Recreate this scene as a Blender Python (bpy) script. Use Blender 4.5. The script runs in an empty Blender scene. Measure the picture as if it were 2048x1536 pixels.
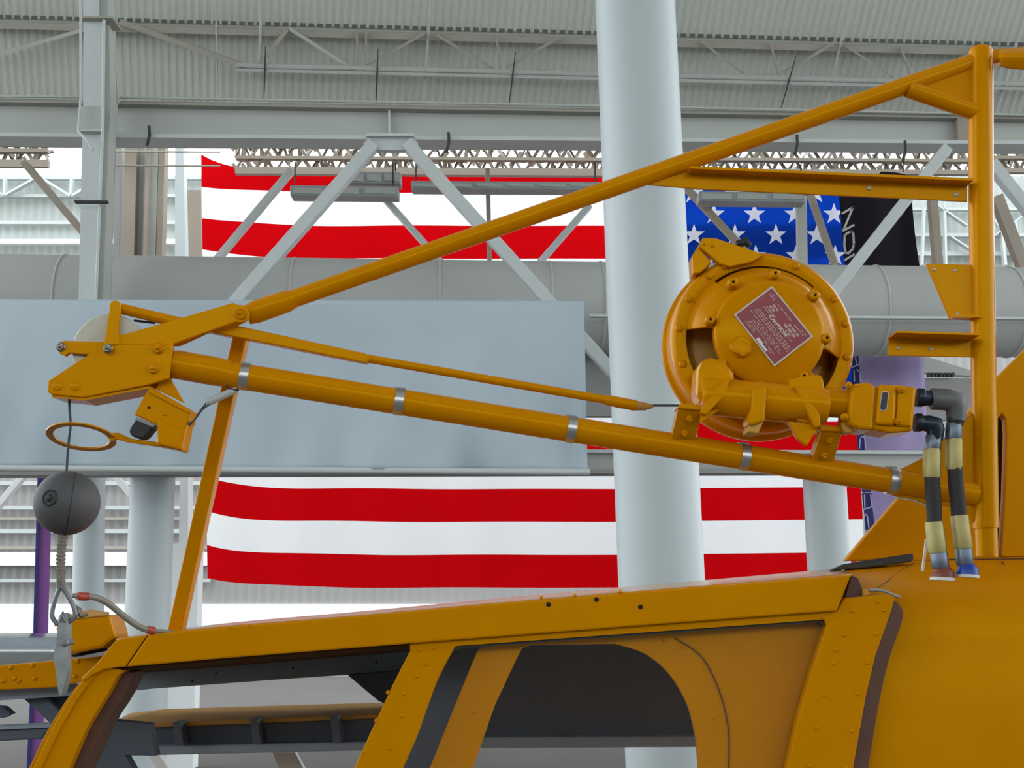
import bpy, bmesh, math, random
from mathutils import Vector, Matrix
random.seed(7)
R = math.radians
scene = bpy.context.scene
col = scene.collection

# ------------------------------------------------------------------ camera
F = 2400.0                       # focal length in pixels of the 2048 x 1536 frame
PITCH = R(10.0)
CAM = Vector((0.0, 0.0, 2.6))
cam_data = bpy.data.cameras.new('camera')
cam_data.sensor_width = 36.0
cam_data.lens = F / 2048.0 * 36.0
cam_data.clip_end = 400
cam = bpy.data.objects.new('camera', cam_data)
col.objects.link(cam)
cam.location = CAM
cam.rotation_euler = (R(90) + PITCH, 0, 0)
scene.camera = cam

# ------------------------------------------------------------------ world / exposure
world = bpy.data.worlds.new('overcast_sky')
scene.world = world
world.use_nodes = True
bg = world.node_tree.nodes['Background']
bg.inputs['Color'].default_value = (0.90, 0.96, 1.0, 1)
bg.inputs['Strength'].default_value = 3.3
scene.view_settings.view_transform = 'Standard'
scene.view_settings.look = 'None'
scene.view_settings.exposure = 0.0
scene.view_settings.gamma = 1.0
scene.view_settings.use_curve_mapping = False

# ------------------------------------------------------------------ projection helpers
_f = Vector((0, math.cos(PITCH), math.sin(PITCH)))
_u = Vector((0, -math.sin(PITCH), math.cos(PITCH)))
_r = Vector((1, 0, 0))


def ray(px, py):
    return _r * ((px - 1024) / F) + _u * ((768 - py) / F) + _f


def P(px, py, Y):
    """Point of the upright plane y = Y that shows at this place of the frame."""
    d = ray(px, py)
    return CAM + d * (Y / d.y)


HY, HS = 2.535, 0.08             # the hoist stands in the plane y = HY + HS x


def Hp(px, py, dy=0.0):
    d = ray(px, py)
    return CAM + d * ((HY + dy) / (d.y - HS * d.x))


def A(px, py, Y=None, dy=0.0):
    return Hp(px, py, dy) if Y is None else P(px, py, Y + dy)


def M(px, py, Y=None, dy=0.0):
    """Metres per pixel there."""
    d = ray(px, py)
    t = (HY + dy) / (d.y - HS * d.x) if Y is None else (Y + dy) / d.y
    return t / F


# the steep roof deck: a plane falling away from the viewer
RO = P(1024, 292, 24.0)
RD = Vector((0.2475, -1.313, 1.686)).normalized()          # up the slope
RX = Vector((1, 0.03, -0.004)).normalized()
RN = RX.cross(RD).normalized()
if RN.y > 0:
    RN = -RN


def PR(px, py, off=0.0):
    d = ray(px, py)
    t = (RO - CAM + RN * off).dot(RN) / d.dot(RN)
    return CAM + d * t


# ------------------------------------------------------------------ materials
def lin(r, g, b):
    f = lambda c: (c / 255 / 12.92) if c / 255 <= 0.04045 else ((c / 255 + 0.055) / 1.055) ** 2.4
    return (f(r), f(g), f(b))


KEEP = ('flag_', 'far_wall')


def mat(name, c, rough=0.5, metal=0.0, vary=0.08, scale=8.0, bump=0.0, coat=0.0, trans=0.0, spec=0.5, tint=None):
    if not name.startswith(KEEP) and metal < 0.5:
        c = tuple(x * 0.72 for x in c)
    m = bpy.data.materials.new(name)
    m.use_nodes = True
    nt = m.node_tree
    b = nt.nodes['Principled BSDF']
    tc = nt.nodes.new('ShaderNodeTexCoord')
    nz = nt.nodes.new('ShaderNodeTexNoise')
    nz.inputs['Scale'].default_value = scale
    nz.inputs['Detail'].default_value = 5
    nt.links.new(tc.outputs['Object'], nz.inputs['Vector'])
    rp = nt.nodes.new('ShaderNodeValToRGB')
    rp.color_ramp.elements[0].position = 0.3
    rp.color_ramp.elements[1].position = 0.7
    lo = tuple(max(0, x * (1 - vary)) for x in c)
    hi = tuple(min(1, x * (1 + vary)) for x in c)
    rp.color_ramp.elements[0].color = (*lo, 1)
    rp.color_ramp.elements[1].color = (*hi, 1)
    nt.links.new(nz.outputs['Fac'], rp.inputs['Fac'])
    nt.links.new(rp.outputs['Color'], b.inputs['Base Color'])
    b.inputs['Roughness'].default_value = rough
    b.inputs['Metallic'].default_value = metal
    b.inputs['Specular IOR Level'].default_value = spec
    b.inputs['Coat Weight'].default_value = coat
    if tint: b.inputs['Specular Tint'].default_value = (*tint, 1)
    b.inputs['Coat Roughness'].default_value = 0.12
    if bump:
        bp = nt.nodes.new('ShaderNodeBump')
        bp.inputs['Strength'].default_value = bump
        bp.inputs['Distance'].default_value = 0.01
        nt.links.new(nz.outputs['Fac'], bp.inputs['Height'])
        nt.links.new(bp.outputs['Normal'], b.inputs['Normal'])
    if trans:
        tr = nt.nodes.new('ShaderNodeBsdfTranslucent')
        nt.links.new(rp.outputs['Color'], tr.inputs['Color'])
        mx = nt.nodes.new('ShaderNodeMixShader')
        mx.inputs['Fac'].default_value = trans
        out = nt.nodes['Material Output']
        nt.links.new(b.outputs['BSDF'], mx.inputs[1])
        nt.links.new(tr.outputs['BSDF'], mx.inputs[2])
        nt.links.new(mx.outputs['Shader'], out.inputs['Surface'])
    return m


def glass_mat(name, tint, refl=0.08, rough=0.02):
    m = bpy.data.materials.new(name)
    m.use_nodes = True
    nt = m.node_tree
    nt.nodes.remove(nt.nodes['Principled BSDF'])
    t = nt.nodes.new('ShaderNodeBsdfTransparent')
    t.inputs['Color'].default_value = (*tint, 1)
    g = nt.nodes.new('ShaderNodeBsdfGlossy')
    g.inputs['Roughness'].default_value = rough
    mx = nt.nodes.new('ShaderNodeMixShader')
    mx.inputs['Fac'].default_value = refl
    nt.links.new(t.outputs['BSDF'], mx.inputs[1])
    nt.links.new(g.outputs['BSDF'], mx.inputs[2])
    nt.links.new(mx.outputs['Shader'], nt.nodes['Material Output'].inputs['Surface'])
    return m


YEL = (0.745, 0.275, 0.0)
SPT = (1.0, 0.70, 0.03)
M_ = {
    'yellow': mat('yellow_paint', YEL, 0.22, vary=0.03, scale=14, spec=0.4, tint=SPT),
    'yellow_body': mat('yellow_fuselage_paint', (0.75, 0.285, 0.0), 0.34, vary=0.04, scale=6, spec=0.35, tint=SPT),
    'yellow_roof': mat('yellow_roof_paint', (0.75, 0.285, 0.0), 0.14, vary=0.04, scale=6, spec=0.6),
    'yellow_old': mat('worn_yellow_paint', (0.70, 0.36, 0.03), 0.45, vary=0.1, scale=20),
    'tan': mat('tan_paint', lin(200, 150, 78), 0.85, vary=0.06, spec=0.15),
    'ceiling_shade': mat('ceiling_painted_shade', lin(88, 56, 10), 0.9, vary=0.1, spec=0.1),  # dark brown holds the shade under the cabin roof
    'brown': mat('brown_rubber_seal', lin(98, 62, 42), 0.6, vary=0.15, scale=20),
    'cavity_shade': mat('painted_cavity_shade', lin(30, 12, 4), 0.9, vary=0.1),  # dark colour stands in for the shade inside slots and holes
    'band': mat('brushed_steel_band', lin(190, 190, 186), 0.32, metal=0.9, vary=0.1, scale=40),
    'steel': mat('dull_steel', lin(128, 130, 130), 0.45, metal=0.6, vary=0.15, scale=60),
    'dark_steel': mat('dark_steel_bolt', lin(140, 132, 118), 0.4, metal=0.7, vary=0.3, scale=120),
    'cast': mat('grey_cast_fitting', lin(112, 112, 112), 0.5, metal=0.3, vary=0.1, scale=30),
    'blue_steel': mat('blue_black_fitting', lin(40, 52, 66), 0.35, metal=0.4, vary=0.15, scale=30),
    'nut': mat('blue_grey_nut', lin(105, 115, 128), 0.4, metal=0.5, vary=0.1, scale=30),
    'brass': mat('pale_brass_ferrule', lin(196, 182, 118), 0.5, metal=0.35, vary=0.1, scale=30),
    'hose': mat('black_hose_rubber', lin(42, 38, 38), 0.7, vary=0.1, scale=60, bump=0.2),
    'blue_cap': mat('blue_fitting', lin(10, 60, 170), 0.4, vary=0.1),
    'rust_cap': mat('rust_red_fitting', lin(130, 62, 34), 0.5, vary=0.2, scale=40),
    'white_seal': mat('white_sealant', lin(230, 225, 215), 0.5, vary=0.05),
    'rubber': mat('grey_black_rubber', lin(84, 84, 86), 0.62, vary=0.14, scale=12, bump=0.12),
    'boot': mat('black_rubber_boot', lin(32, 34, 34), 0.6, vary=0.1),
    'cable': mat('steel_cable', lin(66, 72, 78), 0.5, metal=0.4, vary=0.2, scale=200),
    'rope': mat('weathered_rope', lin(140, 132, 120), 0.85, vary=0.2, scale=150, bump=0.4),
    'hook': mat('pale_galvanised_steel', lin(165, 172, 170), 0.5, metal=0.35, vary=0.2, scale=40),
    'ring': mat('grey_steel_link', lin(120, 124, 126), 0.4, metal=0.5, vary=0.15, scale=50),
    'redtape': mat('red_tape', lin(190, 70, 50), 0.45, vary=0.15, scale=60),
    'grommet': mat('clear_grey_sleeve', lin(150, 145, 130), 0.35, vary=0.1, scale=40),
    'lead': mat('pale_grey_plastic', lin(190, 195, 195), 0.35, vary=0.05),
    'sheave': mat('cream_plastic_sheave', lin(215, 210, 190), 0.4, vary=0.1, scale=6),
    'plate_red': mat('maroon_name_plate', lin(150, 40, 48), 0.4, vary=0.08, scale=60),
    'plate_edge': mat('silver_plate_edge', lin(205, 195, 185), 0.4, metal=0.3, vary=0.05),
    'plate_ink': mat('faded_plate_lettering', lin(205, 165, 160), 0.5, vary=0.08, scale=300),
    'plate_white': mat('white_plate_lettering', lin(240, 232, 228), 0.5, vary=0.04, scale=300),
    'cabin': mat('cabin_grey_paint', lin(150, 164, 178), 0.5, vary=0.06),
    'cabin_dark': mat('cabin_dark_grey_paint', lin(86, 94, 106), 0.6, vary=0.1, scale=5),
    'black': mat('black_seal', lin(46, 46, 42), 0.5, vary=0.1),
    'glass': glass_mat('window_glass', (0.985, 0.985, 0.985), 0.03),
    'canopy': mat('canopy_plexiglass', lin(118, 122, 126), 0.10, vary=0.05, spec=0.6),
    'white_steel': mat('white_painted_steel', lin(214, 221, 219), 0.55, vary=0.03, scale=1.5),
    'grey_steel': mat('grey_white_steel', lin(196, 200, 193), 0.6, vary=0.03, scale=1.0),
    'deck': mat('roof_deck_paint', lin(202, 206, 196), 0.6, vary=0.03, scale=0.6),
    'joist': mat('joist_paint', lin(176, 172, 160), 0.6, vary=0.05, scale=1.0),
    'brownish': mat('beige_brown_paint', lin(170, 158, 142), 0.6, vary=0.04, scale=1.0),
    'flute_shade': mat('painted_flute_shade', lin(104, 106, 100), 0.8, vary=0.1),  # dark tone painted for the shade in the flute voids
    'wall': mat('far_wall_panel', lin(150, 149, 147), 0.7, vary=0.03, scale=0.5),
    'light_block': mat('light_block_grey', lin(150, 150, 148), 0.7, vary=0.03, scale=0.5),  # colour of the added wall behind the camera
    'wall_lit': mat('far_wall_lit_upper', lin(168, 175, 171), 0.7, vary=0.03, scale=0.5),  # lighter copy of the wall colour, stronger daylight painted in
    'wall_white': mat('far_wall_white', lin(240, 242, 242), 0.6, vary=0.02, scale=0.5),
    'duct': mat('duct_fabric', lin(192, 194, 190), 0.6, vary=0.04, scale=0.8),
    'sheet': mat('white_sheet_cloth', lin(222, 238, 248), 0.75, vary=0.03, scale=1.2, trans=0.25),
    'pillar': mat('pillar_paint', lin(206, 216, 218), 0.45, vary=0.02, scale=1.0),
    'flag_red': mat('flag_red_cloth', (0.60, 0.001, 0.004), 0.8, vary=0.02, scale=1.0, trans=0.5, spec=0.05),
    'flag_white': mat('flag_white_cloth', (0.95, 0.95, 0.96), 0.8, vary=0.01, scale=1.0, trans=0.5, spec=0.05),
    'flag_blue': mat('flag_blue_cloth', (0.004, 0.06, 0.50), 0.8, vary=0.03, scale=1.0, trans=0.45, spec=0.05),
    'black_cloth': mat('black_banner_cloth', lin(34, 30, 36), 0.8, vary=0.08, scale=1.0, spec=0.1),
    'letter_grey': mat('grey_lettering', lin(190, 186, 182), 0.7, vary=0.02),
    'purple': mat('purple_banner_cloth', lin(212, 196, 240), 0.75, vary=0.18, scale=0.9, trans=0.3, spec=0.1),
    'purple_dark': mat('dark_purple_banner_cloth', lin(165, 110, 185), 0.75, vary=0.06, scale=0.9, trans=0.2, spec=0.1),
    'navy': mat('navy_lettering', lin(42, 36, 120), 0.7, vary=0.05),
    'lilac': mat('pale_lilac_outline', lin(205, 205, 232), 0.7, vary=0.03),
    'floor': mat('concrete_floor', lin(126, 124, 121), 0.95, vary=0.08, scale=0.4, spec=0.05),
    'fixture': mat('grey_lamp_housing', lin(170, 178, 180), 0.5, vary=0.15, scale=1.5),
    'vent': mat('dark_vent', lin(60, 62, 64), 0.7, vary=0.1),
}

# ------------------------------------------------------------------ mesh helpers


def wloc(o):
    v = Vector((0, 0, 0))
    while o is not None:
        v += o.location
        o = o.parent
    return v


class MB:
    def __init__(self):
        self.v, self.f, self.s = [], [], []

    def add(self, verts, faces, smooth=False):
        n = len(self.v)
        self.v += [Vector(p) for p in verts]
        self.f += [[i + n for i in f] for f in faces]
        self.s += [smooth] * len(faces)
        return self

    def prism(self, pts, ext, smooth=False):
        n = len(pts)
        ext = Vector(ext)
        a = [Vector(p) for p in pts]
        b = [p + ext for p in a]
        fs = [list(range(n)), list(range(2 * n - 1, n - 1, -1))]
        fs += [[i, (i + 1) % n, n + (i + 1) % n, n + i] for i in range(n)]
        return self.add(a + b, fs, smooth)

    def strip(self, L, Rr, ext):
        """A band between two edges, with thickness: closed quad strip."""
        n = len(L)
        ext = Vector(ext)
        v = list(L) + list(Rr) + [Vector(p) + ext for p in L] + [Vector(p) + ext for p in Rr]
        f = []
        for i in range(n - 1):
            f.append([i, i + 1, n + i + 1, n + i])
            f.append([2 * n + i, 3 * n + i, 3 * n + i + 1, 2 * n + i + 1])
            f.append([i, 2 * n + i, 2 * n + i + 1, i + 1])
            f.append([n + i, n + i + 1, 3 * n + i + 1, 3 * n + i])
        f.append([0, n, 3 * n, 2 * n])
        f.append([n - 1, 3 * n - 1, 4 * n - 1, 2 * n - 1])
        return self.add(v, f)

    def tube(self, pts, rad, seg=20, cap=True):
        pts = [Vector(p) for p in pts]
        if not isinstance(rad, (list, tuple)):
            rad = [rad] * len(pts)
        rings = []
        up = None
        for i, p in enumerate(pts):
            if i == 0:
                d = pts[1] - p
            elif i == len(pts) - 1:
                d = p - pts[i - 1]
            else:
                d = (pts[i + 1] - p).normalized() + (p - pts[i - 1]).normalized()
            if d.length < 1e-9:
                d = pts[-1] - pts[0]
            d.normalize()
            if up is None:
                up = Vector((0, 0, 1)) if abs(d.z) < 0.9 else Vector((0, 1, 0))
            x = d.cross(up).normalized()
            up = x.cross(d).normalized()
            rings.append([p + (x * math.cos(2 * math.pi * k / seg) + up * math.sin(2 * math.pi * k / seg)) * rad[i] for k in range(seg)])
        v = [q for r in rings for q in r]
        f = []
        for i in range(len(pts) - 1):
            for k in range(seg):
                k2 = (k + 1) % seg
                f.append([i * seg + k, i * seg + k2, (i + 1) * seg + k2, (i + 1) * seg + k])
        self.add(v, f, True)
        if cap:
            self.add(rings[0], [list(range(seg))[::-1]])
            self.add(rings[-1], [list(range(seg))])
        return self

    def lathe(self, c, axis, prof, seg=40, a0=0.0, a1=2 * math.pi, smooth=True, ref=None):
        """prof: (radius, along axis). Angles from ref."""
        axis = Vector(axis).normalized()
        x = Vector(ref) if ref is not None else (Vector((1, 0, 0)) if abs(axis.x) < 0.9 else Vector((0, 0, 1)))
        x = (x - axis * x.dot(axis)).normalized()
        y = Vector((0, 0, 1))
        y = (y - axis * y.dot(axis))
        y = y.normalized() if y.length > 1e-3 else axis.cross(x)
        if abs(x.dot(y)) > 1e-4:
            y = axis.cross(x)
        full = abs(a1 - a0 - 2 * math.pi) < 1e-6
        n = seg if full else seg + 1
        v, f = [], []
        for k in range(n):
            a = a0 + (a1 - a0) * k / seg
            for r, h in prof:
                v.append(Vector(c) + axis * h + (x * math.cos(a) + y * math.sin(a)) * r)
        m = len(prof)
        for k in range(seg):
            k2 = (k + 1) % n
            for j in range(m - 1):
                f.append([k * m + j, k2 * m + j, k2 * m + j + 1, k * m + j + 1])
        return self.add(v, f, smooth)

    def sphere(self, c, rx, ry=None, rz=None, seg=32, rings=16):
        ry = ry or rx
        rz = rz or rx
        v = [Vector(c) + Vector((0, 0, rz))]
        for i in range(1, rings):
            t = math.pi * i / rings
            for k in range(seg):
                a = 2 * math.pi * k / seg
                v.append(Vector(c) + Vector((rx * math.sin(t) * math.cos(a), ry * math.sin(t) * math.sin(a), rz * math.cos(t))))
        v.append(Vector(c) - Vector((0, 0, rz)))
        f = []
        for k in range(seg):
            f.append([0, 1 + k, 1 + (k + 1) % seg])
            b = 1 + (rings - 2) * seg
            f.append([b + k, len(v) - 1, b + (k + 1) % seg])
        for i in range(rings - 2):
            for k in range(seg):
                f.append([1 + i * seg + k, 1 + (i + 1) * seg + k, 1 + (i + 1) * seg + (k + 1) % seg, 1 + i * seg + (k + 1) % seg])
        return self.add(v, f, True)

    def box(self, a, b):
        x0, y0, z0 = a
        x1, y1, z1 = b
        return self.prism([(x0, y0, z0), (x1, y0, z0), (x1, y0, z1), (x0, y0, z1)], (0, y1 - y0, 0))

    def patch(self, rows, up=6, thick=None):
        """Smooth surface through a grid of points."""
        def cr(ps, n):
            out = []
            for i in range(len(ps) - 1):
                p0 = ps[max(i - 1, 0)]; p1 = ps[i]; p2 = ps[i + 1]; p3 = ps[min(i + 2, len(ps) - 1)]
                for k in range(n):
                    t = k / n
                    out.append(0.5 * ((2 * p1) + (p2 - p0) * t + (2 * p0 - 5 * p1 + 4 * p2 - p3) * t * t + (3 * p1 - p0 - 3 * p2 + p3) * t ** 3))
            out.append(ps[-1])
            return out
        g = [cr([Vector(p) for p in r], up) for r in rows]
        cols = list(zip(*g))
        g = [cr(list(c), up) for c in cols]
        nc, nr = len(g), len(g[0])
        v = [p for c in g for p in c]
        f = [[i * nr + j, (i + 1) * nr + j, (i + 1) * nr + j + 1, i * nr + j + 1] for i in range(nc - 1) for j in range(nr - 1)]
        return self.add(v, f, True)

    def build(self, name, material, parent=None, bevel=0.0, solid=0.0, origin=None):
        me = bpy.data.meshes.new(name)
        if origin is None:
            lo = Vector([min(p[i] for p in self.v) for i in range(3)])
            hi = Vector([max(p[i] for p in self.v) for i in range(3)])
            origin = (lo + hi) / 2
            if parent is None:
                origin.z = lo.z
        me.from_pydata([p - origin for p in self.v], [], self.f)
        me.polygons.foreach_set('use_smooth', self.s)
        bm = bmesh.new()
        bm.from_mesh(me)
        bmesh.ops.recalc_face_normals(bm, faces=bm.faces)
        bm.to_mesh(me)
        bm.free()
        me.materials.append(M_[material])
        o = bpy.data.objects.new(name, me)
        col.objects.link(o)
        if parent is not None:
            o.parent = parent
            o.location = origin - wloc(parent)
        else:
            o.location = origin
        if solid:
            md = o.modifiers.new('thickness', 'SOLIDIFY')
            md.thickness = solid
            md.offset = 0
        if bevel:
            md = o.modifiers.new('bevel', 'BEVEL')
            md.width = bevel
            md.segments = 2
            md.limit_method = 'ANGLE'
            md.angle_limit = R(40)
        return o


def tag(o, label=None, cat=None, group=None, kind=None):
    if label: o['label'] = label
    if cat: o['category'] = cat
    if group: o['group'] = group
    if kind: o['kind'] = kind
    return o


def thing(name, loc, label, cat, group=None):
    o = bpy.data.objects.new(name, None)
    col.objects.link(o)
    o.location = loc
    o.empty_display_size = 0.1
    return tag(o, label, cat, group)


def plate(name, pts, material, parent=None, Y=None, dy=0.0, t=0.006, bevel=0.0012):
    m = MB()
    m.prism([A(x, y, Y, dy) for x, y in pts], (0, t, 0))
    return m.build(name, material, parent, bevel)


def rod(name, pts, rpx, material, parent=None, Y=None, dy=0.0, seg=24):
    q = [A(*p[:2], Y, dy) for p in pts]
    if not isinstance(rpx, (list, tuple)):
        rpx = [rpx] * len(pts)
    return MB().tube(q, [r * M(p[0], p[1], Y, dy) for r, p in zip(rpx, pts)], seg).build(name, material, parent)


def bandplate(name, L, Rr, material, parent=None, Y=None, dy=0.0, t=0.02, bevel=0.0):
    m = MB()
    m.strip([A(x, y, Y, dy) for x, y in L], [A(x, y, Y, dy) for x, y in Rr], (0, t, 0))
    return m.build(name, material, parent, bevel)


def bar_pts(p0, p1, w):
    d = Vector((p1[0] - p0[0], p1[1] - p0[1]))
    n = Vector((-d.y, d.x)).normalized() * (w / 2)
    return [(p0[0] + n.x, p0[1] + n.y), (p1[0] + n.x, p1[1] + n.y), (p1[0] - n.x, p1[1] - n.y), (p0[0] - n.x, p0[1] - n.y)]


def smooth_path(pts, n=6):
    ps = [Vector((*p, 0)) for p in pts]
    out = []
    for i in range(len(ps) - 1):
        p0 = ps[max(i - 1, 0)]; p1 = ps[i]; p2 = ps[i + 1]; p3 = ps[min(i + 2, len(ps) - 1)]
        for k in range(n):
            t = k / n
            q = 0.5 * ((2 * p1) + (p2 - p0) * t + (2 * p0 - 5 * p1 + 4 * p2 - p3) * t * t + (3 * p1 - p0 - 3 * p2 + p3) * t ** 3)
            out.append((q.x, q.y))
    out.append((ps[-1].x, ps[-1].y))
    return out


_shared = {}


def stud(name, key, maker, material, parent, loc, rot=None):
    """A copy of a small shared mesh (bolt, rivet, nut) set on a part."""
    if key not in _shared:
        m = MB()
        maker(m)
        o = m.build(name, material, None, origin=Vector((0, 0, 0)))
        _shared[key] = o.data
        col.objects.unlink(o)
        bpy.data.objects.remove(o)
    o = bpy.data.objects.new(name, _shared[key])
    col.objects.link(o)
    o.parent = parent
    o.location = Vector(loc) - wloc(parent)
    if rot: o.rotation_euler = rot
    return o


def rivet_maker(r):
    return lambda m: m.lathe((0, 0, 0), (0, -1, 0), [(r, -0.001), (r * 0.95, r * 0.25), (r * 0.6, r * 0.5), (0.0001, r * 0.6)], seg=10)


def hexbolt_maker(r, h=0.006):
    def mk(m):
        m.lathe((0, 0, 0), (0, -1, 0), [(r * 1.25, -0.001), (r * 1.25, h * 0.25), (0.0001, h * 0.25)], seg=20)
        ps = [Vector((r * math.cos(a), -h * 0.25, r * math.sin(a))) for a in [math.pi / 3 * k for k in range(6)]]
        m.prism(ps, (0, -h, 0))
        m.lathe((0, -h * 1.25, 0), (0, -1, 0), [(r * 0.5, 0), (r * 0.5, h * 0.7), (0.0001, h * 0.75)], seg=12)
    return mk


# ================================================================== THE HALL
def structure(o):
    o['kind'] = 'structure'
    return o


structure(MB().box((-60, -25, -0.2), (60, 70, 0)).build('floor', 'floor'))
wb = structure(MB().box((-22, -12.3, 0), (22, -12, 5.5)).build('light_block_wall', 'light_block'))  # unseen wall added to hold back light from behind the camera
MB().box((-22, -12.3, 9.5), (22, -12, 20)).build('light_block_upper', 'light_block', wb)  # added too; the open band below it puts streaks on the tubes
for k in range(9):
    MB().box((-22 + 5.45 * k, -12.25, 5.5), (-21.8 + 5.45 * k, -12.05, 9.5)).build('light_block_mullion', 'white_steel', wb)

# steep corrugated roof deck, flutes running up the slope
def roof_deck():
    m = MB()
    pitch, depth = 0.155, 0.016
    n0, n1 = -95, 95
    v = []
    L = 15.0
    for i in range(n0, n1):
        x = i * pitch
        for dx, h in ((0, 0), (pitch * 0.42, 0), (pitch * 0.52, depth), (pitch * 0.9, depth)):
            a = RO + RX * (x + dx) + RN * h
            v += [a, a + RD * L]
    n = len(v) // 2
    f = [[2 * i, 2 * i + 2, 2 * i + 3, 2 * i + 1] for i in range(n - 1)]
    m.add(v, f)
    return m.build('ceiling', 'deck')


ce = structure(roof_deck())
top = RO + RD * 15.0
structure(MB().box((-30, -22, top.z), (32, top.y + 0.3, top.z + 0.3)).build('ceiling', 'deck'))


def roof_bar(parent, name, p0, p1, w, material, off=0.16, depth=0.07):
    q = [PR(x, y, off) for x, y in bar_pts(p0, p1, w)]
    return MB().prism(q, RN * depth).build(name, material, parent)


pur = thing('roof_purlin', PR(0, 44, 0.2), 'long pale purlin crossing the corrugated roof near the top edge', 'purlin')
roof_bar(pur, 'purlin_flange', (-60, 47), (2110, 106), 13, 'joist', 0.20, 0.10)
roof_bar(pur, 'purlin_web', (-60, 38), (2110, 97), 9, 'deck', 0.10, 0.05)
mm = MB()
x = -40
while x < 2100:
    q = [PR(a, b, 0.16) for a, b in bar_pts((x, 33 + 0.0272 * x), (x + 11, 33 + 0.0272 * (x + 11)), 7)]
    mm.prism(q, RN * 0.03)
    x += 17.3
tag(mm.build('flute_void_shade', 'flute_shade', pur), kind='stuff')  # dark blocks painted as the shade in the open flutes

jo = thing('roof_joist', PR(1200, 160, 0.2), 'pale open web roof joist with double lower chord above the long beam', 'joist')
for dyy, w in ((-5, 6), (5, 6)):
    roof_bar(jo, 'chord', (472, 133 + dyy), (2110, 172 + dyy), w, 'grey_steel', 0.45, 0.08)
for p0, p1, w, mt_ in [((240, 42), (490, 132), 10, 'joist'), ((520, 128), (577, 55), 9, 'joist'), ((577, 55), (708, 138), 6, 'grey_steel'),
                       ((730, 134), (848, 66), 5, 'joist'), ((872, 68), (994, 142), 5, 'joist'), ((1012, 136), (1122, 72), 5, 'joist'),
                       ((1400, 80), (1490, 150), 4, 'joist'), ((1540, 84), (1556, 148), 4, 'joist'), ((1566, 145), (1672, 82), 5, 'joist'),
                       ((1690, 90), (1790, 158), 4, 'joist'), ((1800, 92), (1822, 155), 4, 'joist'), ((1850, 158), (1950, 100), 5, 'joist'),
                       ((714, 62), (716, 133), 4, 'joist'), ((733, 62), (731, 133), 4, 'joist'), ((992, 70), (1001, 140), 4, 'joist')]:
    roof_bar(jo, 'web_member', p0, p1, w, mt_, 0.35, 0.06)
for i, (p0, p1, w, lab) in enumerate([((432, 0), (435, 205), 5, 'thin pale pipe on the roof right of the steel column'),
                      ((522, 0), (520, 118), 7, 'short pale pipe on the roof above the joist end'),
                      ((862, -5), (846, 214), 6, 'thin pale pipe on the roof left of the big white pillar'),
                      ((1702, 0), (1648, 226), 6, 'slanting pale pipe on the roof right of the big white pillar'),
                      ((2046, 40), (1990, 232), 6, 'slanting pale pipe on the roof at the right edge')]):
    o = MB().tube([PR(*p0, 0.3), PR(*p1, 0.3)], w * 0.5 * 21 / F, 10).build('roof_pipe', 'grey_steel')
    tag(o, lab, 'pipe', 'pipes on the roof deck')
for p0, p1, lab in [((531, 92), (528, 200), 'dark hanger rod at the left end of the roof joist'), ((756, 98), (752, 208), 'dark hanger rod in the middle of the roof joist'),
               ((1031, 104), (1018, 212), 'dark hanger rod beside the big white pillar on its left'), ((1592, 112), (1560, 225), 'dark hanger rod right of the big white pillar')]:
    o = MB().tube([PR(*p0, 0.55), PR(p0[0] * .5 + p1[0] * .5, p0[1] * .5 + p1[1] * .5, 0.55), PR(*p1, 0.55)], [0.008, 0.018, 0.008], 8).build('hanger_rod', 'vent')
    tag(o, lab, 'rod', 'hanger rods at the roof joist')
tag(MB().prism([PR(a, b, 0.3) for a, b in bar_pts((-40, 118), (170, 58), 7)], RN * 0.08).build('roof_brace', 'grey_steel'),
    'thin pale brace rising to the steel column at far left', 'brace')


# far wall with white lower band, corrugated in large ribs
def far_wall():
    m = MB()
    YW = 40.0
    x0, x1 = -24.0, 24.0
    zb, zt = 0.0, P(60, 352, YW).z
    zc = P(600, 1208, YW).z
    n = 160
    v, f = [], []
    for i in range(n * 2 + 1):
        x = x0 + (x1 - x0) * i / (2 * n)
        y = YW + (0.0 if i % 2 else 0.05)
        v += [(x, y, zc), (x, y, zt)]
    zm = P(600, 620, YW).z
    f = [[2 * i, 2 * i + 2, 2 * i + 3, 2 * i + 1] for i in range(2 * n)]
    m.add([(a, b, min(c, zm)) for a, b, c in v], f)
    m.box((x0, YW + 0.08, zb), (x1, YW + 0.3, zt))
    w = m.build('wall_far', 'wall')
    structure(w)
    m = MB()
    m.add([(a, b, max(c, zm)) for a, b, c in v], f)
    m.build('upper_lit_panel', 'wall_lit', w)  # same wall, its brighter lighting put into the colour
    b = MB().box((x0, YW - 0.08, P(600, 1300, YW).z), (x1, YW + 0.07, zc)).build('lower_wall_band', 'wall_white', w)
    return w


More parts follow.
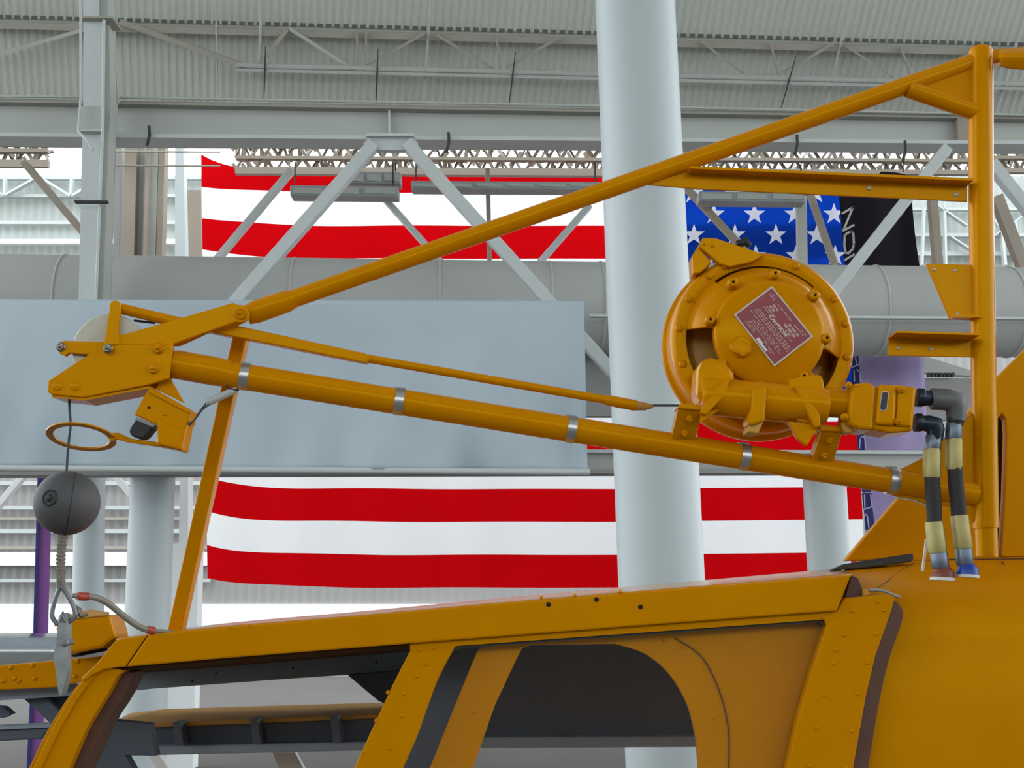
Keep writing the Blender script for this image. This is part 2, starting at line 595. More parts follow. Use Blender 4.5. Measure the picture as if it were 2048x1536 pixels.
wf = far_wall()
for i, (y0, y1, x0, x1, mt_, d) in enumerate([(1104, 1131, -200, 420, 'wall_white', 0.25), (962, 970, -200, 700, 'white_steel', 0.1), (1012, 1019, -200, 420, 'white_steel', 0.1),
                                 (1034, 1040, -200, 420, 'joist', 0.1), (1058, 1066, -200, 420, 'white_steel', 0.1), (1092, 1098, -200, 420, 'joist', 0.1), (1158, 1164, -200, 420, 'white_steel', 0.1),
                                 (352, 358, -200, 420, 'white_steel', 0.2), (388, 394, -200, 420, 'white_steel', 0.2), (441, 448, -200, 420, 'white_steel', 0.15), (478, 487, -200, 420, 'wall_white', 0.3),
                                 (415, 420, 1780, 2200, 'white_steel', 0.2), (466, 473, 1780, 2200, 'white_steel', 0.2), (503, 511, 1780, 2200, 'white_steel', 0.2)]):
    YB = 40 - d - 0.1
    o = MB().prism([P(x0, y0, YB), P(x1, y0, YB), P(x1, y1, YB), P(x0, y1, YB)], (0, d, 0)).build('trim_%d' % (i + 1), mt_)
    structure(o)
web = thing('wall_truss', P(60, 392, 39.3), 'white zigzag truss along the top of the far wall at left', 'truss')
for p0, p1, w in [((8, 356), (8, 392), 5), ((8, 390), (72, 354), 4), ((80, 354), (140, 391), 5), ((142, 356), (140, 391), 5), ((142, 391), (200, 358), 5), ((-60, 356), (8, 390), 4)]:
    MB().prism([P(a, b, 39.4) for a, b in bar_pts(p0, p1, w)], (0, 0.2, 0)).build('web_member', 'white_steel', web)
web = thing('wall_bracing', P(1900, 470, 39.3), 'thin white crossed bracing on the far wall seen behind the hoist post', 'bracing')
for p0, p1, w in [((1850, 415), (1845, 530), 4), ((1862, 400), (1935, 450), 3), ((1900, 470), (1960, 510), 3), ((2000, 410), (2012, 530), 6), ((2032, 440), (2040, 530), 5), ((1990, 470), (2048, 430), 3), ((1990, 440), (2048, 520), 3), ((1890, 400), (1893, 530), 4)]:
    MB().prism([P(a, b, 39.4) for a, b in bar_pts(p0, p1, w)], (0, 0.2, 0)).build('web_member', 'white_steel', web)

# clerestory: rows of open lattice under the roof edge, bright sky beyond
def lattice(name, yrow, xa, xb, Yd, label):
    t = thing(name, P((xa + xb) / 2, yrow[2][0], Yd), label, 'lattice')
    for (y, w, sl) in yrow:
        MB().prism([P(a, b, Yd) for a, b in bar_pts((xa, y + sl * xa), (xb, y + sl * xb), w)], (0, 0.14, 0)).build('chord', 'brownish', t)
    rnd = random.Random(int(xa) + 3)
    m = MB()
    for r in range(len(yrow) - 1):
        (ya, wa, sa), (yb, wb, sb) = yrow[r], yrow[r + 1]
        x = xa
        k = 0
        while x < xb:
            st = rnd.uniform(10, 20)
            u, l = ya + sa * x, yb + sb * x
            p0, p1 = ((x, u), (x + st, l)) if k % 2 else ((x, l), (x + st, u))
            m.prism([P(a, b, Yd + 0.02 + rnd.uniform(0, .4)) for a, b in bar_pts(p0, p1, rnd.uniform(3, 7))], (0, 0.06, 0))
            if rnd.random() < 0.25:
                m.prism([P(a, b, Yd + 0.5) for a, b in bar_pts((x + 4, u), (x + 4 + rnd.uniform(-6, 6), l), rnd.uniform(4, 9))], (0, 0.06, 0))
            x += st * rnd.uniform(0.8, 1.25)
            k += 1
    for r in range(len(yrow) - 1):
        (ya, wa, sa), (yb, wb, sb) = yrow[r], yrow[r + 1]
        x = xa + 5
        while x < xb - 8:
            u, l = ya + sa * x, yb + sb * x
            st = rnd.uniform(6, 12)
            m.prism([P(a, b, Yd + 1.0) for a, b in bar_pts((x, l if rnd.random() < .5 else u), (x + rnd.choice((-1, 1)) * st, (u + l) / 2), rnd.uniform(4, 9))], (0, 0.06, 0))
            m.prism([P(a, b, Yd + 1.1) for a, b in bar_pts((x, u + (l - u) * rnd.uniform(.1, .3)), (x + st * 2, u + (l - u) * rnd.uniform(.05, .3)), rnd.uniform(3, 6))], (0, 0.06, 0))
            x += rnd.uniform(14, 34)
    tag(m.build('web_rods', 'brownish', t), kind='stuff')
    return t


lattice('clerestory_lattice', [(283, 9, .006), (311, 6, .006), (337, 14, .006)], 470, 1240, 24.6, 'brown grey lattice truss under the roof edge above the flag stripes')
lattice('clerestory_lattice', [(284, 9, .006), (309, 6, .006), (336, 9, .004)], 1330, 1960, 24.6, 'brown grey lattice truss under the roof edge above the flag stars')
lattice('clerestory_lattice', [(278, 9, .002), (300, 7, .002), (326, 14, .002)], -90, 95, 24.6, 'brown grey lattice truss under the roof edge at far left')
lattice('clerestory_lattice', [(284, 9, .003), (308, 6, .003), (334, 9, .003)], 1985, 2150, 24.6, 'brown grey lattice truss under the roof edge right of the hoist post')

# tall panels standing in the opening beside the steel column
for xs, y0, y1, mt_, Yd, lab in [((226, 238), 284, 600, 'wall', 25.4, 'narrow grey lilac wall fin next to the steel column'),
                           ((244, 268), 290, 600, 'brownish', 25.1, 'wide brown wall fin, second from the steel column'),
                           ((268, 283), 286, 600, 'wall', 25.3, 'grey wall fin right of the wide brown fin'),
                           ((286, 293), 290, 600, 'brownish', 25.0, 'narrow brown wall fin in the middle of the fin row'),
                           ((294, 311), 286, 600, 'grey_steel', 25.2, 'pale blue grey wall fin in the fin row'),
                           ((312, 324), 286, 600, 'brownish', 25.2, 'tan wall fin at the right end of the fin row')]:
    m = MB().prism([P(xs[0] + 6, y0, Yd), P(xs[1] + 6, y0, Yd), P(xs[1] - 3, y1, Yd), P(xs[0] - 3, y1, Yd)], (0, 0.3, 0))
    tag(m.build('wall_fin', mt_), lab, 'panel', 'wall fins beside the steel column')
tag(MB().prism([P(350, 280, 29), P(366, 280, 29), P(373, 600, 29), P(350, 600, 29)], (0, 0.3, 0)).build('white_post', 'pillar'), 'slim white post between wall fins and the flag', 'post')
tag(MB().prism([P(374, 380, 30), P(402, 380, 30), P(404, 600, 30), P(375, 600, 30)], (0, 0.3, 0)).build('wall_fin', 'brownish'), 'short beige wall panel tucked behind the left edge of the flag', 'panel')
t = thing('sprinkler_pipe', P(290, 330, 24.9), 'two thin grey pipes crossing in front of the wall fins', 'pipe')
for y in (303, 331):
    MB().tube([P(225, y, 24.9), P(440, y + 1, 24.9)], 0.02, 8).build('pipe', 'joist', t)
# ================================================================== STEEL FRAME IN FRONT
def steel_bar(name, p0, p1, w, Yd, depth, material, label, cat, group=None):
    m = MB().prism([P(a, b, Yd) for a, b in bar_pts(p0, p1, w)], (0, depth, 0))
    return tag(m.build(name, material, None, bevel=0.01), label, cat, group)


bm_ = thing('main_beam', P(800, 270, 16.5), 'long pale steel beam crossing the hall below the roof', 'beam')
def beam_piece(name, y0l, y0r, y1l, y1r, Yf, d, material, xl=-120, xr=2170):
    MB().prism([P(xl, y0l, Yf), P(xr, y0r, Yf), P(xr, y1r, Yf), P(xl, y1l, Yf)], (0, d, 0)).build(name, material, bm_)
beam_piece('web', 200, 240, 266, 284, 16.6, 0.05, 'grey_steel')
beam_piece('top_flange', 195, 233, 202, 240, 16.45, 0.35, 'joist')
beam_piece('bottom_flange', 264, 282, 272, 289, 16.4, 0.40, 'white_steel')
beam_piece('lower_plate', 272, 288, 279, 293, 16.9, 0.30, 'brownish')
for x in (778, 1925):
    MB().prism([P(x - 2, 212 + .01 * x, 16.5), P(x + 2, 212 + .01 * x, 16.5), P(x + 3, 276, 16.5), P(x - 1, 276, 16.5)], (0, 0.1, 0)).build('stiffener', 'white_steel', bm_)
MB().prism([P(1915, 235, 16.45), P(1944, 235, 16.45), P(1946, 283, 16.45), P(1917, 283, 16.45)], (0, 0.12, 0)).build('splice_plate', 'brownish', bm_)
for x, y in ((298, 262), (897, 275), (1594, 280), (1810, 292)):
    MB().tube([P(x, y - 10, 16.35), P(x + 1, y + 8, 16.35), P(x - 4, y + 30, 16.35)], 0.022, 8).build('clamp', 'vent', bm_)
MB().tube([P(-100, 192, 16.4), P(170, 194, 16.4), P(700, 203, 16.4), P(1300, 214, 16.4), P(2150, 232, 16.4)], 0.02, 8).build('conduit', 'grey_steel', bm_)

cl = thing('steel_column', P(190, 620, 16.0), 'pale steel column at left, running from roof to behind the white banner', 'column')
def col_piece(name, pts, Yf, d, material):
    MB().prism([P(a, b, Yf) for a, b in pts], (0, d, 0)).build(name, material, cl)
col_piece('flange', [(164, -60), (196, -60), (196, 36), (206, 36), (202, 212), (200, 270), (192, 640), (156, 640), (166, 212), (167, 36)], 15.9, 0.05, 'white_steel')
col_piece('web', [(196, -60), (214, -60), (222, 200), (216, 300), (205, 640), (186, 640), (196, 250)], 16.0, 0.3, 'grey_steel')
col_piece('rear_flange', [(212, -60), (222, -60), (236, 205), (222, 205)], 16.25, 0.06, 'grey_steel')
col_piece('rear_plate', [(211, 270), (229, 270), (218, 600), (196, 640)], 16.4, 0.08, 'brownish')
col_piece('cap_plate', [(160, 32), (225, 32), (225, 36), (160, 36)], 15.8, 0.4, 'joist')
col_piece('splice_plate', [(158, 212), (202, 212), (200, 258), (156, 258)], 15.82, 0.05, 'grey_steel')
col_piece('seam_plate', [(156, 258), (202, 258), (202, 262), (156, 262)], 15.78, 0.1, 'white_steel')
MB().tube([P(161, -60, 15.7), P(162, 190, 15.7), P(156, 262, 15.7), P(176, 282, 15.7), P(186, 300, 15.7)], 0.018, 8).build('conduit', 'white_steel', cl)
MB().tube([P(208, 40, 15.7), P(206, 250, 15.7), P(196, 500, 15.7), P(190, 640, 15.7)], 0.022, 8).build('conduit', 'white_steel', cl)
MB().box((P(148, 404, 15.6).x, 15.6, P(148, 404, 15.6).z), (P(214, 400, 15.6).x, 15.68, P(214, 400, 15.6).z)).build('cross_bracket', 'vent', cl)

gs = thing('brace_gusset', P(780, 290, 16.3), 'pale gusset plate under the long beam joining two diagonal braces', 'gusset')
MB().prism([P(a, b, 16.3) for a, b in [(738, 272), (824, 272), (838, 288), (812, 300), (750, 300), (726, 288)]], (0, 0.12, 0)).build('plate', 'white_steel', gs)
MB().prism([P(a, b, 16.22) for a, b in [(732, 266), (828, 266), (828, 272), (732, 272)]], (0, 0.25, 0)).build('shelf', 'white_steel', gs)
steel_bar('diagonal_brace', (748, 284), (372, 711), 24, 16.25, 0.16, 'white_steel', 'wide white diagonal brace falling left from the gusset', 'brace', 'diagonal braces')
steel_bar('diagonal_brace', (812, 282), (1240, 758), 24, 16.25, 0.16, 'white_steel', 'wide white diagonal brace falling right from the gusset behind the yellow tube', 'brace', 'diagonal braces')
steel_bar('diagonal_brace', (1898, 292), (1590, 684), 22, 16.25, 0.16, 'white_steel', 'white diagonal brace crossing the black banner', 'brace', 'diagonal braces')
steel_bar('diagonal_brace', (1985, 322), (2090, 452), 22, 16.25, 0.16, 'white_steel', 'white diagonal brace right of the hoist post', 'brace', 'diagonal braces')
steel_bar('diagonal_brace', (1372, 372), (1560, 573), 13, 18.6, 0.12, 'brownish', 'thin diagonal brace ending behind the winch top', 'brace', 'thin far braces')
steel_bar('diagonal_brace', (582, 338), (386, 572), 13, 18.6, 0.14, 'white_steel', 'thin pale diagonal brace over the left end of the flag', 'brace', 'thin far braces')
steel_bar('diagonal_brace', (766, 392), (926, 572), 12, 18.6, 0.14, 'white_steel', 'thin pale diagonal brace below the hanging lamps', 'brace', 'thin far braces')
steel_bar('diagonal_brace', (1180, 408), (1037, 572), 12, 18.6, 0.14, 'white_steel', 'thin pale diagonal brace left of the big white pillar', 'brace', 'thin far braces')
steel_bar('diagonal_brace', (44, 322), (255, 572), 13, 18.6, 0.3, 'brownish', 'brown and white diagonal brace left of the steel column', 'brace', 'thin far braces')
steel_bar('flag_post', (975, 335), (980, 575), 9, 18.6, 0.14, 'brownish', 'thin upright post in front of the flag stripes', 'post')
steel_bar('flag_post', (1604, 392), (1607, 575), 19, 18.6, 0.14, 'grey_steel', 'pale upright post in front of the flag stars', 'post')
steel_bar('flag_post', (1622, 385), (1688, 575), 11, 18.8, 0.14, 'brownish', 'slanting brown post in front of the flag stars', 'post')
steel_bar('wall_post', (1868, 395), (1884, 585), 16, 22.0, 0.2, 'brownish', 'brown upright post between black banner and hoist post', 'post')
steel_bar('wall_post', (1996, 390), (2062, 560), 22, 22.0, 0.2, 'brownish', 'leaning brown post right of the hoist post', 'post')

# hanging lamps in front of the flag
def lamp(p, Yd, lab):
    (x0, y0), (x1, y1) = p
    t = thing('hanging_lamp', P((x0 + x1) / 2, y1, Yd), lab, 'lamp', 'grey hanging lamps')
    MB().prism([P(x0, y0, Yd), P(x1, y0 + 2, Yd), P(x1, y1 + 2, Yd), P(x0, y1, Yd)], (0, 0.30, 0)).build('housing', 'fixture', t, bevel=0.02)
    n = max(3, int((x1 - x0) / 60))
    for k in range(n):
        a = x0 + (x1 - x0) * (k + 0.08) / n
        b = x0 + (x1 - x0) * (k + 0.92) / n
        MB().prism([P(a, y0 + 5, Yd - .02), P(b, y0 + 6, Yd - .02), P(b, y1 - 3, Yd - .02), P(a, y1 - 5, Yd - .02)], (0, 0.03, 0)).build('diffuser', 'grey_steel', t)
    for x in (x0 + 10, x1 - 10):
        MB().tube([P(x, y0, Yd + .1), P(x, 325, Yd + .1)], 0.012, 6).build('hanger', 'vent', t)
    return t
lamp(((580, 370), (796, 391)), 18.05, 'long grey hanging lamp, lowest of the three over the flag stripes')
lamp(((696, 342), (801, 366)), 18.2, 'short grey hanging lamp in the angle between the white braces')
lamp(((822, 361), (1200, 377)), 18.1, 'longest grey hanging lamp, partly behind the yellow tube')
lamp(((1398, 382), (1612, 402)), 18.1, 'grey hanging lamp over the flag stars')

# duct
dt = thing('round_duct', P(1000, 700, 17.8), 'fat pale round air duct running the width of the hall', 'duct')
d0, d1 = P(-140, 601, 17.3), P(2200, 627, 18.4)
MB().tube([d0, d1], 96 * 17.6 / F, 48).build('duct_tube', 'duct', dt)
ax = (d1 - d0).normalized()
for fx in (120, 560, 845, 1062, 1165, 1725, 2003):
    c = d0 + (d1 - d0) * ((fx + 140) / 2340)
    MB().lathe(c, ax, [(0.700, -0.02), (0.716, -0.015), (0.716, 0.015), (0.700, 0.02)], 48).build('duct_hoop', 'grey_steel', dt)
MB().prism([P(1180, 628, 16.9), P(2150, 634, 17.4), P(2150, 639, 17.4), P(1180, 633, 16.9)], (0, 0.1, 0)).build('rail', 'white_steel', dt)
sp = MB().prism([P(-140, 700, 18.5), P(1300, 700, 18.5), P(1300, 832, 18.5), P(-140, 832, 18.5)], (0, 0.2, 0)).build('soffit_panel', 'wall')
tag(sp, 'grey soffit panel below the duct, seen between banner and pillar', 'panel')
lb = thing('lower_beam', P(1500, 945, 16.7), 'long grey beam below the white banner, in front of the flag', 'beam')
MB().prism([P(-140, 900, 16.7), P(2150, 908, 17.2), P(2150, 940, 17.2), P(-140, 944, 16.7)], (0, 0.3, 0)).build('web', 'grey_steel', lb)
MB().prism([P(-140, 940, 16.6), P(2150, 936, 17.1), P(2150, 944, 17.1), P(-140, 951, 16.6)], (0, 0.4, 0)).build('bottom_flange', 'wall', lb)
MB().prism([P(-140, 894, 16.6), P(2150, 902, 17.1), P(2150, 909, 17.1), P(-140, 901, 16.6)], (0, 0.4, 0)).build('top_flange', 'white_steel', lb)

# white banner sheet with soft folds
def sheet():
    m = MB()
    nx, ny = 90, 36
    v = []
    rnd = random.Random(3)
    ph = [rnd.uniform(0, 6) for _ in range(6)]
    for j in range(ny + 1):
        for i in range(nx + 1):
            u, w = i / nx, j / ny
            px = -160 + (1168 + 7 * w + 160) * u
            py = (598 + 4 * u) * (1 - w) + (932 + 9 * u) * w
            fold = 0.10 * math.sin(9 * u + ph[0] + 3.0 * w) + 0.055 * w * math.sin(30 * u - 7 * w + ph[1]) + 0.045 * w * math.sin(61 * u + 5 * w + ph[2])
            fold += 0.07 * math.exp(-((u - 0.72 - 0.1 * w) / 0.03) ** 2) * w * w + 0.06 * math.exp(-((u - 0.985 + 0.02 * w) / 0.012) ** 2) * w
            v.append(P(px, py, 14.8 + fold))
    f = [[j * (nx + 1) + i, j * (nx + 1) + i + 1, (j + 1) * (nx + 1) + i + 1, (j + 1) * (nx + 1) + i] for j in range(ny) for i in range(nx)]
    m.add(v, f, True)
    o = m.build('cloth_banner', 'sheet', None, solid=0.004)
    tag(o, 'plain pale blue white cloth banner hung wide behind the boom', 'banner')
    h = MB().tube([P(-160, 935, 14.66), P(1180, 944, 14.66)], 0.04, 10).build('bottom_pole', 'white_steel', o)
sheet()


# pillars
def pillar(x0t, x1t, yt, x0b, x1b, yb, Yd, label, ztop=None, name='round_pillar'):
    a = P((x0t + x1t) / 2, yt, Yd)
    b = P((x0b + x1b) / 2, yb, Yd)
    r = ((x1t - x0t) * M((x0t + x1t) / 2, yt, Yd) + (x1b - x0b) * M((x0b + x1b) / 2, yb, Yd)) / 4
    d = a - b
    base = b + d * ((0 - b.z) / d.z)
    tp = a if ztop is None else b + d * ((ztop - b.z) / d.z)
    t = thing(name, base, label, 'pillar', 'round white pillars')
    MB().tube([base, tp], r, 64).build('shaft', 'pillar', t)
    MB().tube([base, base + Vector((0, 0, 0.25))], r * 1.08, 48).build('base_collar', 'grey_steel', t)
    return t
pillar(1190, 1350, 0, 1238, 1408, 1165, 9.5, 'tall thick white round pillar in the middle, behind the hoist boom', ztop=19.5)
pillar(262, 350, 950, 243, 332, 1430, 17.2, 'white round pillar standing behind the leaning yellow strut')
pillar(149, 210, 952, 146, 206, 1270, 18.2, 'pale blue white round pillar behind the rubber ball')
pillar(1606, 1690, 950, 1616, 1702, 1150, 17.4, 'white round pillar at right, in front of the flag stripes')
ws = MB().prism([P(360, 948, 19), P(376, 948, 19), P(376, 1088, 19), P(398, 1092, 19), P(385, 1560, 19), P(320, 1560, 19), P(345, 1088, 19), P(358, 1086, 19)], (0, 0.3, 0)).build('stepped_post', 'wall_white')
tag(ws, 'bright white stepped post right of the white pillar', 'post')
steel_bar('white_brace', (48, 946), (-40, 1052), 12, 22, 0.15, 'wall_white', 'bright white diagonal bar at the far left edge', 'brace')
steel_bar('white_brace', (224, 946), (262, 992), 12, 22, 0.15, 'wall_white', 'bright white diagonal bar left of the round pillar', 'brace')

# ================================================================== FLAG AND BANNERS
FY = 26.0


def flag_xy(u, i):
    """u 0..1 across, i 0..13 stripe line -> place in the hanging cloth."""
    w = i / 13.0
    px = (402 + 13 * w) * (1 - u) + (1690 + 42 * w) * u
    y = 320 + 65.8 * i + 26 * max(0.0, 1 - i) * (1 - math.exp(-((px - 402) / 60.0)))
    y -= (14 + 12 * w) * math.exp(-((px - 402) / 80.0))
    y += 3 * math.sin(px / 55.0 + i) * math.exp(-((px - 402) / 300.0)) - 6 * max(0, (px - 1235) / 500) * w
    return px, y


def flag_depth(u, w):
    return FY + 0.10 * math.sin(21 * u + 2 * w) + 0.06 * math.sin(47 * u - 3 * w)


fl = thing('striped_flag', P(1060, 1176, FY), 'huge hanging flag with red and white stripes and white stars on blue', 'flag')
NU = 70
for i in range(13):
    m = MB()
    v = []
    for k in range(4):
        for a in range(NU + 1):
            u = a / NU
            ii = i + k / 3.0
            px, py = flag_xy(u, ii)
            v.append(P(px, py, flag_depth(u, ii / 13)))
    f = [[k * (NU + 1) + a, k * (NU + 1) + a + 1, (k + 1) * (NU + 1) + a + 1, (k + 1) * (NU + 1) + a] for k in range(3) for a in range(NU)]
    m.add(v, f, True)
    m.build('red_stripe' if i % 2 == 0 else 'white_stripe', 'flag_red' if i % 2 == 0 else 'flag_white', fl)
u0 = 0.66
m = MB()
v = []
n = 40
for k in range(8):
    for a in range(n + 1):
        u = u0 + (1 - u0) * a / n
        px, py = flag_xy(u, k)
        v.append(P(px, py, flag_depth(u, k / 13) - 0.05))
m.add(v, [[k * (n + 1) + a, k * (n + 1) + a + 1, (k + 1) * (n + 1) + a + 1, (k + 1) * (n + 1) + a] for k in range(7) for a in range(n)], True)
canton = m.build('blue_canton', 'flag_blue', fl)


def star(cx, cy, r):
    m = MB()
    pts = []
    for k in range(10):
        a = math.pi / 2 + k * math.pi / 5
        rr = r if k % 2 == 0 else r * 0.40
        pts.append((cx + rr * math.cos(a), cy - rr * math.sin(a)))
    q = [P(x, y, FY - 0.25) for x, y in pts]
    c = P(cx, cy, FY - 0.25)
    m.prism(q, (0, 0.012, 0))
    m.build('star', 'flag_white', canton)


for row in range(9):
    y = 345 + row * 41.6
    odd = row % 2
    for k in range(5 if not odd else 4):
        x = (1346 if not odd else 1387) + 81.5 * k + 0.03 * (y - 428)
        if odd == 0:
            x = 1347 + 81 * k + 0.03 * (y - 428)
            if k == 4: x -= 3
        else:
            x = 1388 + 82 * k + 0.03 * (y - 470)
        star(x, y, 22)

# black banner with grey capital letters, reading upwards
bb = thing('black_banner', P(1755, 530, 24), 'black hanging banner with large grey capital letters beside the starred flag', 'banner')
m = MB()
v = []
for j in range(13):
    w = j / 12
    for i in range(13):
        u = i / 12
        xl = 1677 + 16 * w
        xr = 1822 + 14 * w * w + 8 * w
        yt = 352 - 20 * max(0, math.sin(u * math.pi)) * (1 if u > .5 else .2) + 26 * (1 - u) + 14 * (u > .95)
        v.append(P(xl + (xr - xl) * u, yt + (560 - yt) * w, 24 + 0.08 * math.sin(9 * u + w)))
m.add(v, [[j * 13 + i, j * 13 + i + 1, (j + 1) * 13 + i + 1, (j + 1) * 13 + i] for j in range(12) for i in range(12)], True)
bcl = m.build('banner_cloth', 'black_cloth', bb, solid=0.01)


MB().tube([P(1806, 344, 24), P(1808, 290, 24)], 0.015, 6).build('hanging_cord', 'vent', bb)


def stroke_path(name, pts, w, Yd, material, parent):
    """A lettering stroke: thin flat ribbon of even width laid on the cloth."""
    m = MB()
    for a, b in zip(pts[:-1], pts[1:]):
        d = Vector((b[0] - a[0], b[1] - a[1])).normalized() * (w * 0.4)
        m.prism([P(x, y, Yd) for x, y in bar_pts((a[0] - d.x, a[1] - d.y), (b[0] + d.x, b[1] + d.y), w)], (0, 0.006, 0))
    return m.build(name, material, parent)


def zz(pts):
    return [(1660 + x / 7.315, 330 + y / 7.315) for x, y in pts]


stroke_path('letter', zz([(185, 705), (335, 620), (195, 960), (345, 880)]), 4.2, 23.88, 'letter_grey', bcl)
stroke_path('letter', zz([(215, 1030), (250, 1000), (310, 970), (340, 985), (350, 1160), (330, 1230), (270, 1290), (230, 1285), (212, 1180), (215, 1030)]), 4.2, 23.88, 'letter_grey', bcl)
stroke_path('letter', zz([(225, 1385), (350, 1310)]), 4.2, 23.88, 'letter_grey', bcl)

# purple banner with navy lettering at its left edge
pb = thing('purple_banner', P(1790, 1120, 20), 'mottled purple banner with navy and white lettering along its left edge', 'banner')
m = MB()
v = []
for j in range(17):
    w = j / 16
    py = 698 + 440 * w
    for i in range(13):
        u = i / 12
        xl = 1703 + 30 * max(0, (py - 730) / 330)
        xr = 1846 + 12 * w * 2
        v.append(P(xl + (xr - xl) * u, py + 3 * u, 20 + 0.06 * math.sin(7 * u + 2 * w)))
m.add(v, [[j * 13 + i, j * 13 + i + 1, (j + 1) * 13 + i + 1, (j + 1) * 13 + i] for j in range(16) for i in range(12)], True)
pcl = m.build('banner_cloth', 'purple', pb, solid=0.01)
for pts in ([(1706, 701), (1717, 701), (1718, 727), (1705, 734)], [(1703, 736), (1719, 730), (1721, 768), (1705, 770)], [(1713, 863), (1726, 858), (1731, 900), (1716, 902)],
            [(1724, 986), (1743, 986), (1744, 1012), (1727, 1018)], [(1728, 1020), (1745, 1014), (1750, 1058), (1731, 1064)], [(1705, 772), (1722, 770), (1726, 855), (1712, 862)], [(1716, 904), (1731, 902), (1742, 984), (1724, 984)]):
    MB().prism([P(x, y, 19.86) for x, y in pts], (0, 0.006, 0)).build('letter_ground', 'navy', pcl)
for pts in ([(1709, 702), (1713, 726)], [(1718, 702), (1719, 726)], [(1704, 735), (1719, 727)], [(1714, 739), (1720, 745), (1721, 764)], [(1708, 742), (1709, 762)],
            [(1719, 896), (1721, 876), (1725, 872), (1730, 876), (1731, 897)], [(1716, 866), (1724, 859)], [(1729, 990), (1730, 1017)], [(1741, 990), (1744, 1012)], [(1728, 1019), (1746, 1013)],
            [(1729, 1034), (1731, 1027), (1735, 1033), (1738, 1056)], [(1730, 1062), (1749, 1056)]):
    stroke_path('letter', pts, 2.2, 19.84, 'lilac', pcl)
t = thing('purple_banner', P(70, 1545, 19), 'narrow plum purple banner at far left seen almost edge on', 'banner')
MB().prism([P(78, 952, 19), P(104, 952, 19), P(95, 1270, 19), P(78, 1620, 19), P(52, 1620, 19), P(70, 1270, 19)], (0, 0.02, 0)).build('banner_cloth', 'purple_dark', t)
MB().prism([P(75, 952, 18.95), P(81, 952, 18.95), P(72, 1270, 18.95), P(56, 1620, 18.95), P(49, 1620, 18.95), P(66, 1270, 18.95)], (0, 0.02, 0)).build('blue_edge', 'navy', t)
# pieces of the far frontage seen under the small bracket
t = thing('vent_panel', P(1890, 830, 22), 'pale panel with a dark row of vent openings seen behind the elbow fitting', 'panel')
MB().prism([P(1850, 756, 22), P(1945, 756, 22), P(1945, 840, 22), P(1850, 840, 22)], (0, 0.2, 0)).build('panel', 'wall', t)
MB().prism([P(1850, 712, 22.3), P(1945, 742, 22.3), P(1945, 752, 22.3), P(1850, 745, 22.3)], (0, 0.2, 0)).build('sloping_band', 'grey_steel', t)
for k in range(7):
    MB().prism([P(1856 + 8 * k, 745, 21.9), P(1861 + 8 * k, 745, 21.9), P(1861 + 8 * k, 753, 21.9), P(1856 + 8 * k, 753, 21.9)], (0, 0.1, 0)).build('vent_slot', 'vent', t)
# ================================================================== HELICOPTER
heli = thing('helicopter', Vector((0.4, 3.2, 0.0)), 'yellow helicopter cabin with windows and roof, filling the bottom of the view', 'helicopter')
RY = 2.60                        # plane of the cabin side


def rail_bottom(x):
    pts = [(232, 1335), (420, 1319), (1300, 1250), (1674, 1221), (1720, 1217)]
    for (a, b), (c, d) in zip(pts[:-1], pts[1:]):
        if x <= c: return b + (d - b) * (x - a) / (c - a)
    return pts[-1][1]


# roof skin over the cabin
top_pts = [(232, 1281), (420, 1258), (700, 1235), (1000, 1208), (1300, 1183), (1703, 1150)]
rows = []
for back, lift in ((0.0, 0), (0.05, 3), (0.2, 6), (0.5, 8), (0.9, 6), (1.2, -30)):
    r = []
    for x, y in top_pts:
        a = P(x, y, RY)
        zz_ = P(x, y - lift, RY + back).z
        r.append(Vector((a.x * (1 + back / RY * 0.75), RY + back, zz_)))
    rows.append(r)
MB().patch(rows, 5).build('roof_skin', 'yellow_roof', heli, solid=0.006)
# side rail along the roof edge
pts = [(296, 1270)] + [(420, 1257), (700, 1233), (1000, 1207), (1300, 1182), (1703, 1150), (1674, 1222), (1300, 1250), (900, 1281), (420, 1319), (252, 1334)]
rail = plate('roof_rail', pts, 'yellow_body', heli, Y=RY - 0.012, t=0.05, bevel=0.004)
front = plate('roof_rail', [(231, 1280), (294, 1270), (250, 1334), (232, 1335), (205, 1340), (185, 1350), (166, 1364), (160, 1358), (190, 1330), (212, 1303)], 'yellow_body', heli, Y=RY - 0.012, t=0.05, bevel=0.003)
for x, y in ((1097, 1209), (1193, 1199), (1281, 1214)):
    m = MB()
    m.lathe(P(x, y, RY - 0.0125), (0, -1, 0), [(0.0052, -0.001), (0.0052, 0.0006), (0.0001, 0.0006)], 12)
    m.build('rail_hole', 'cavity_shade', rail)
for x, y in ((1083, 1187), (1150, 1183), (1240, 1176), (462, 1247), (500, 1243)):
    stud('rivet', 'rv6', rivet_maker(0.0042), 'yellow_body', rail, P(x, y + 8, RY - 0.011))

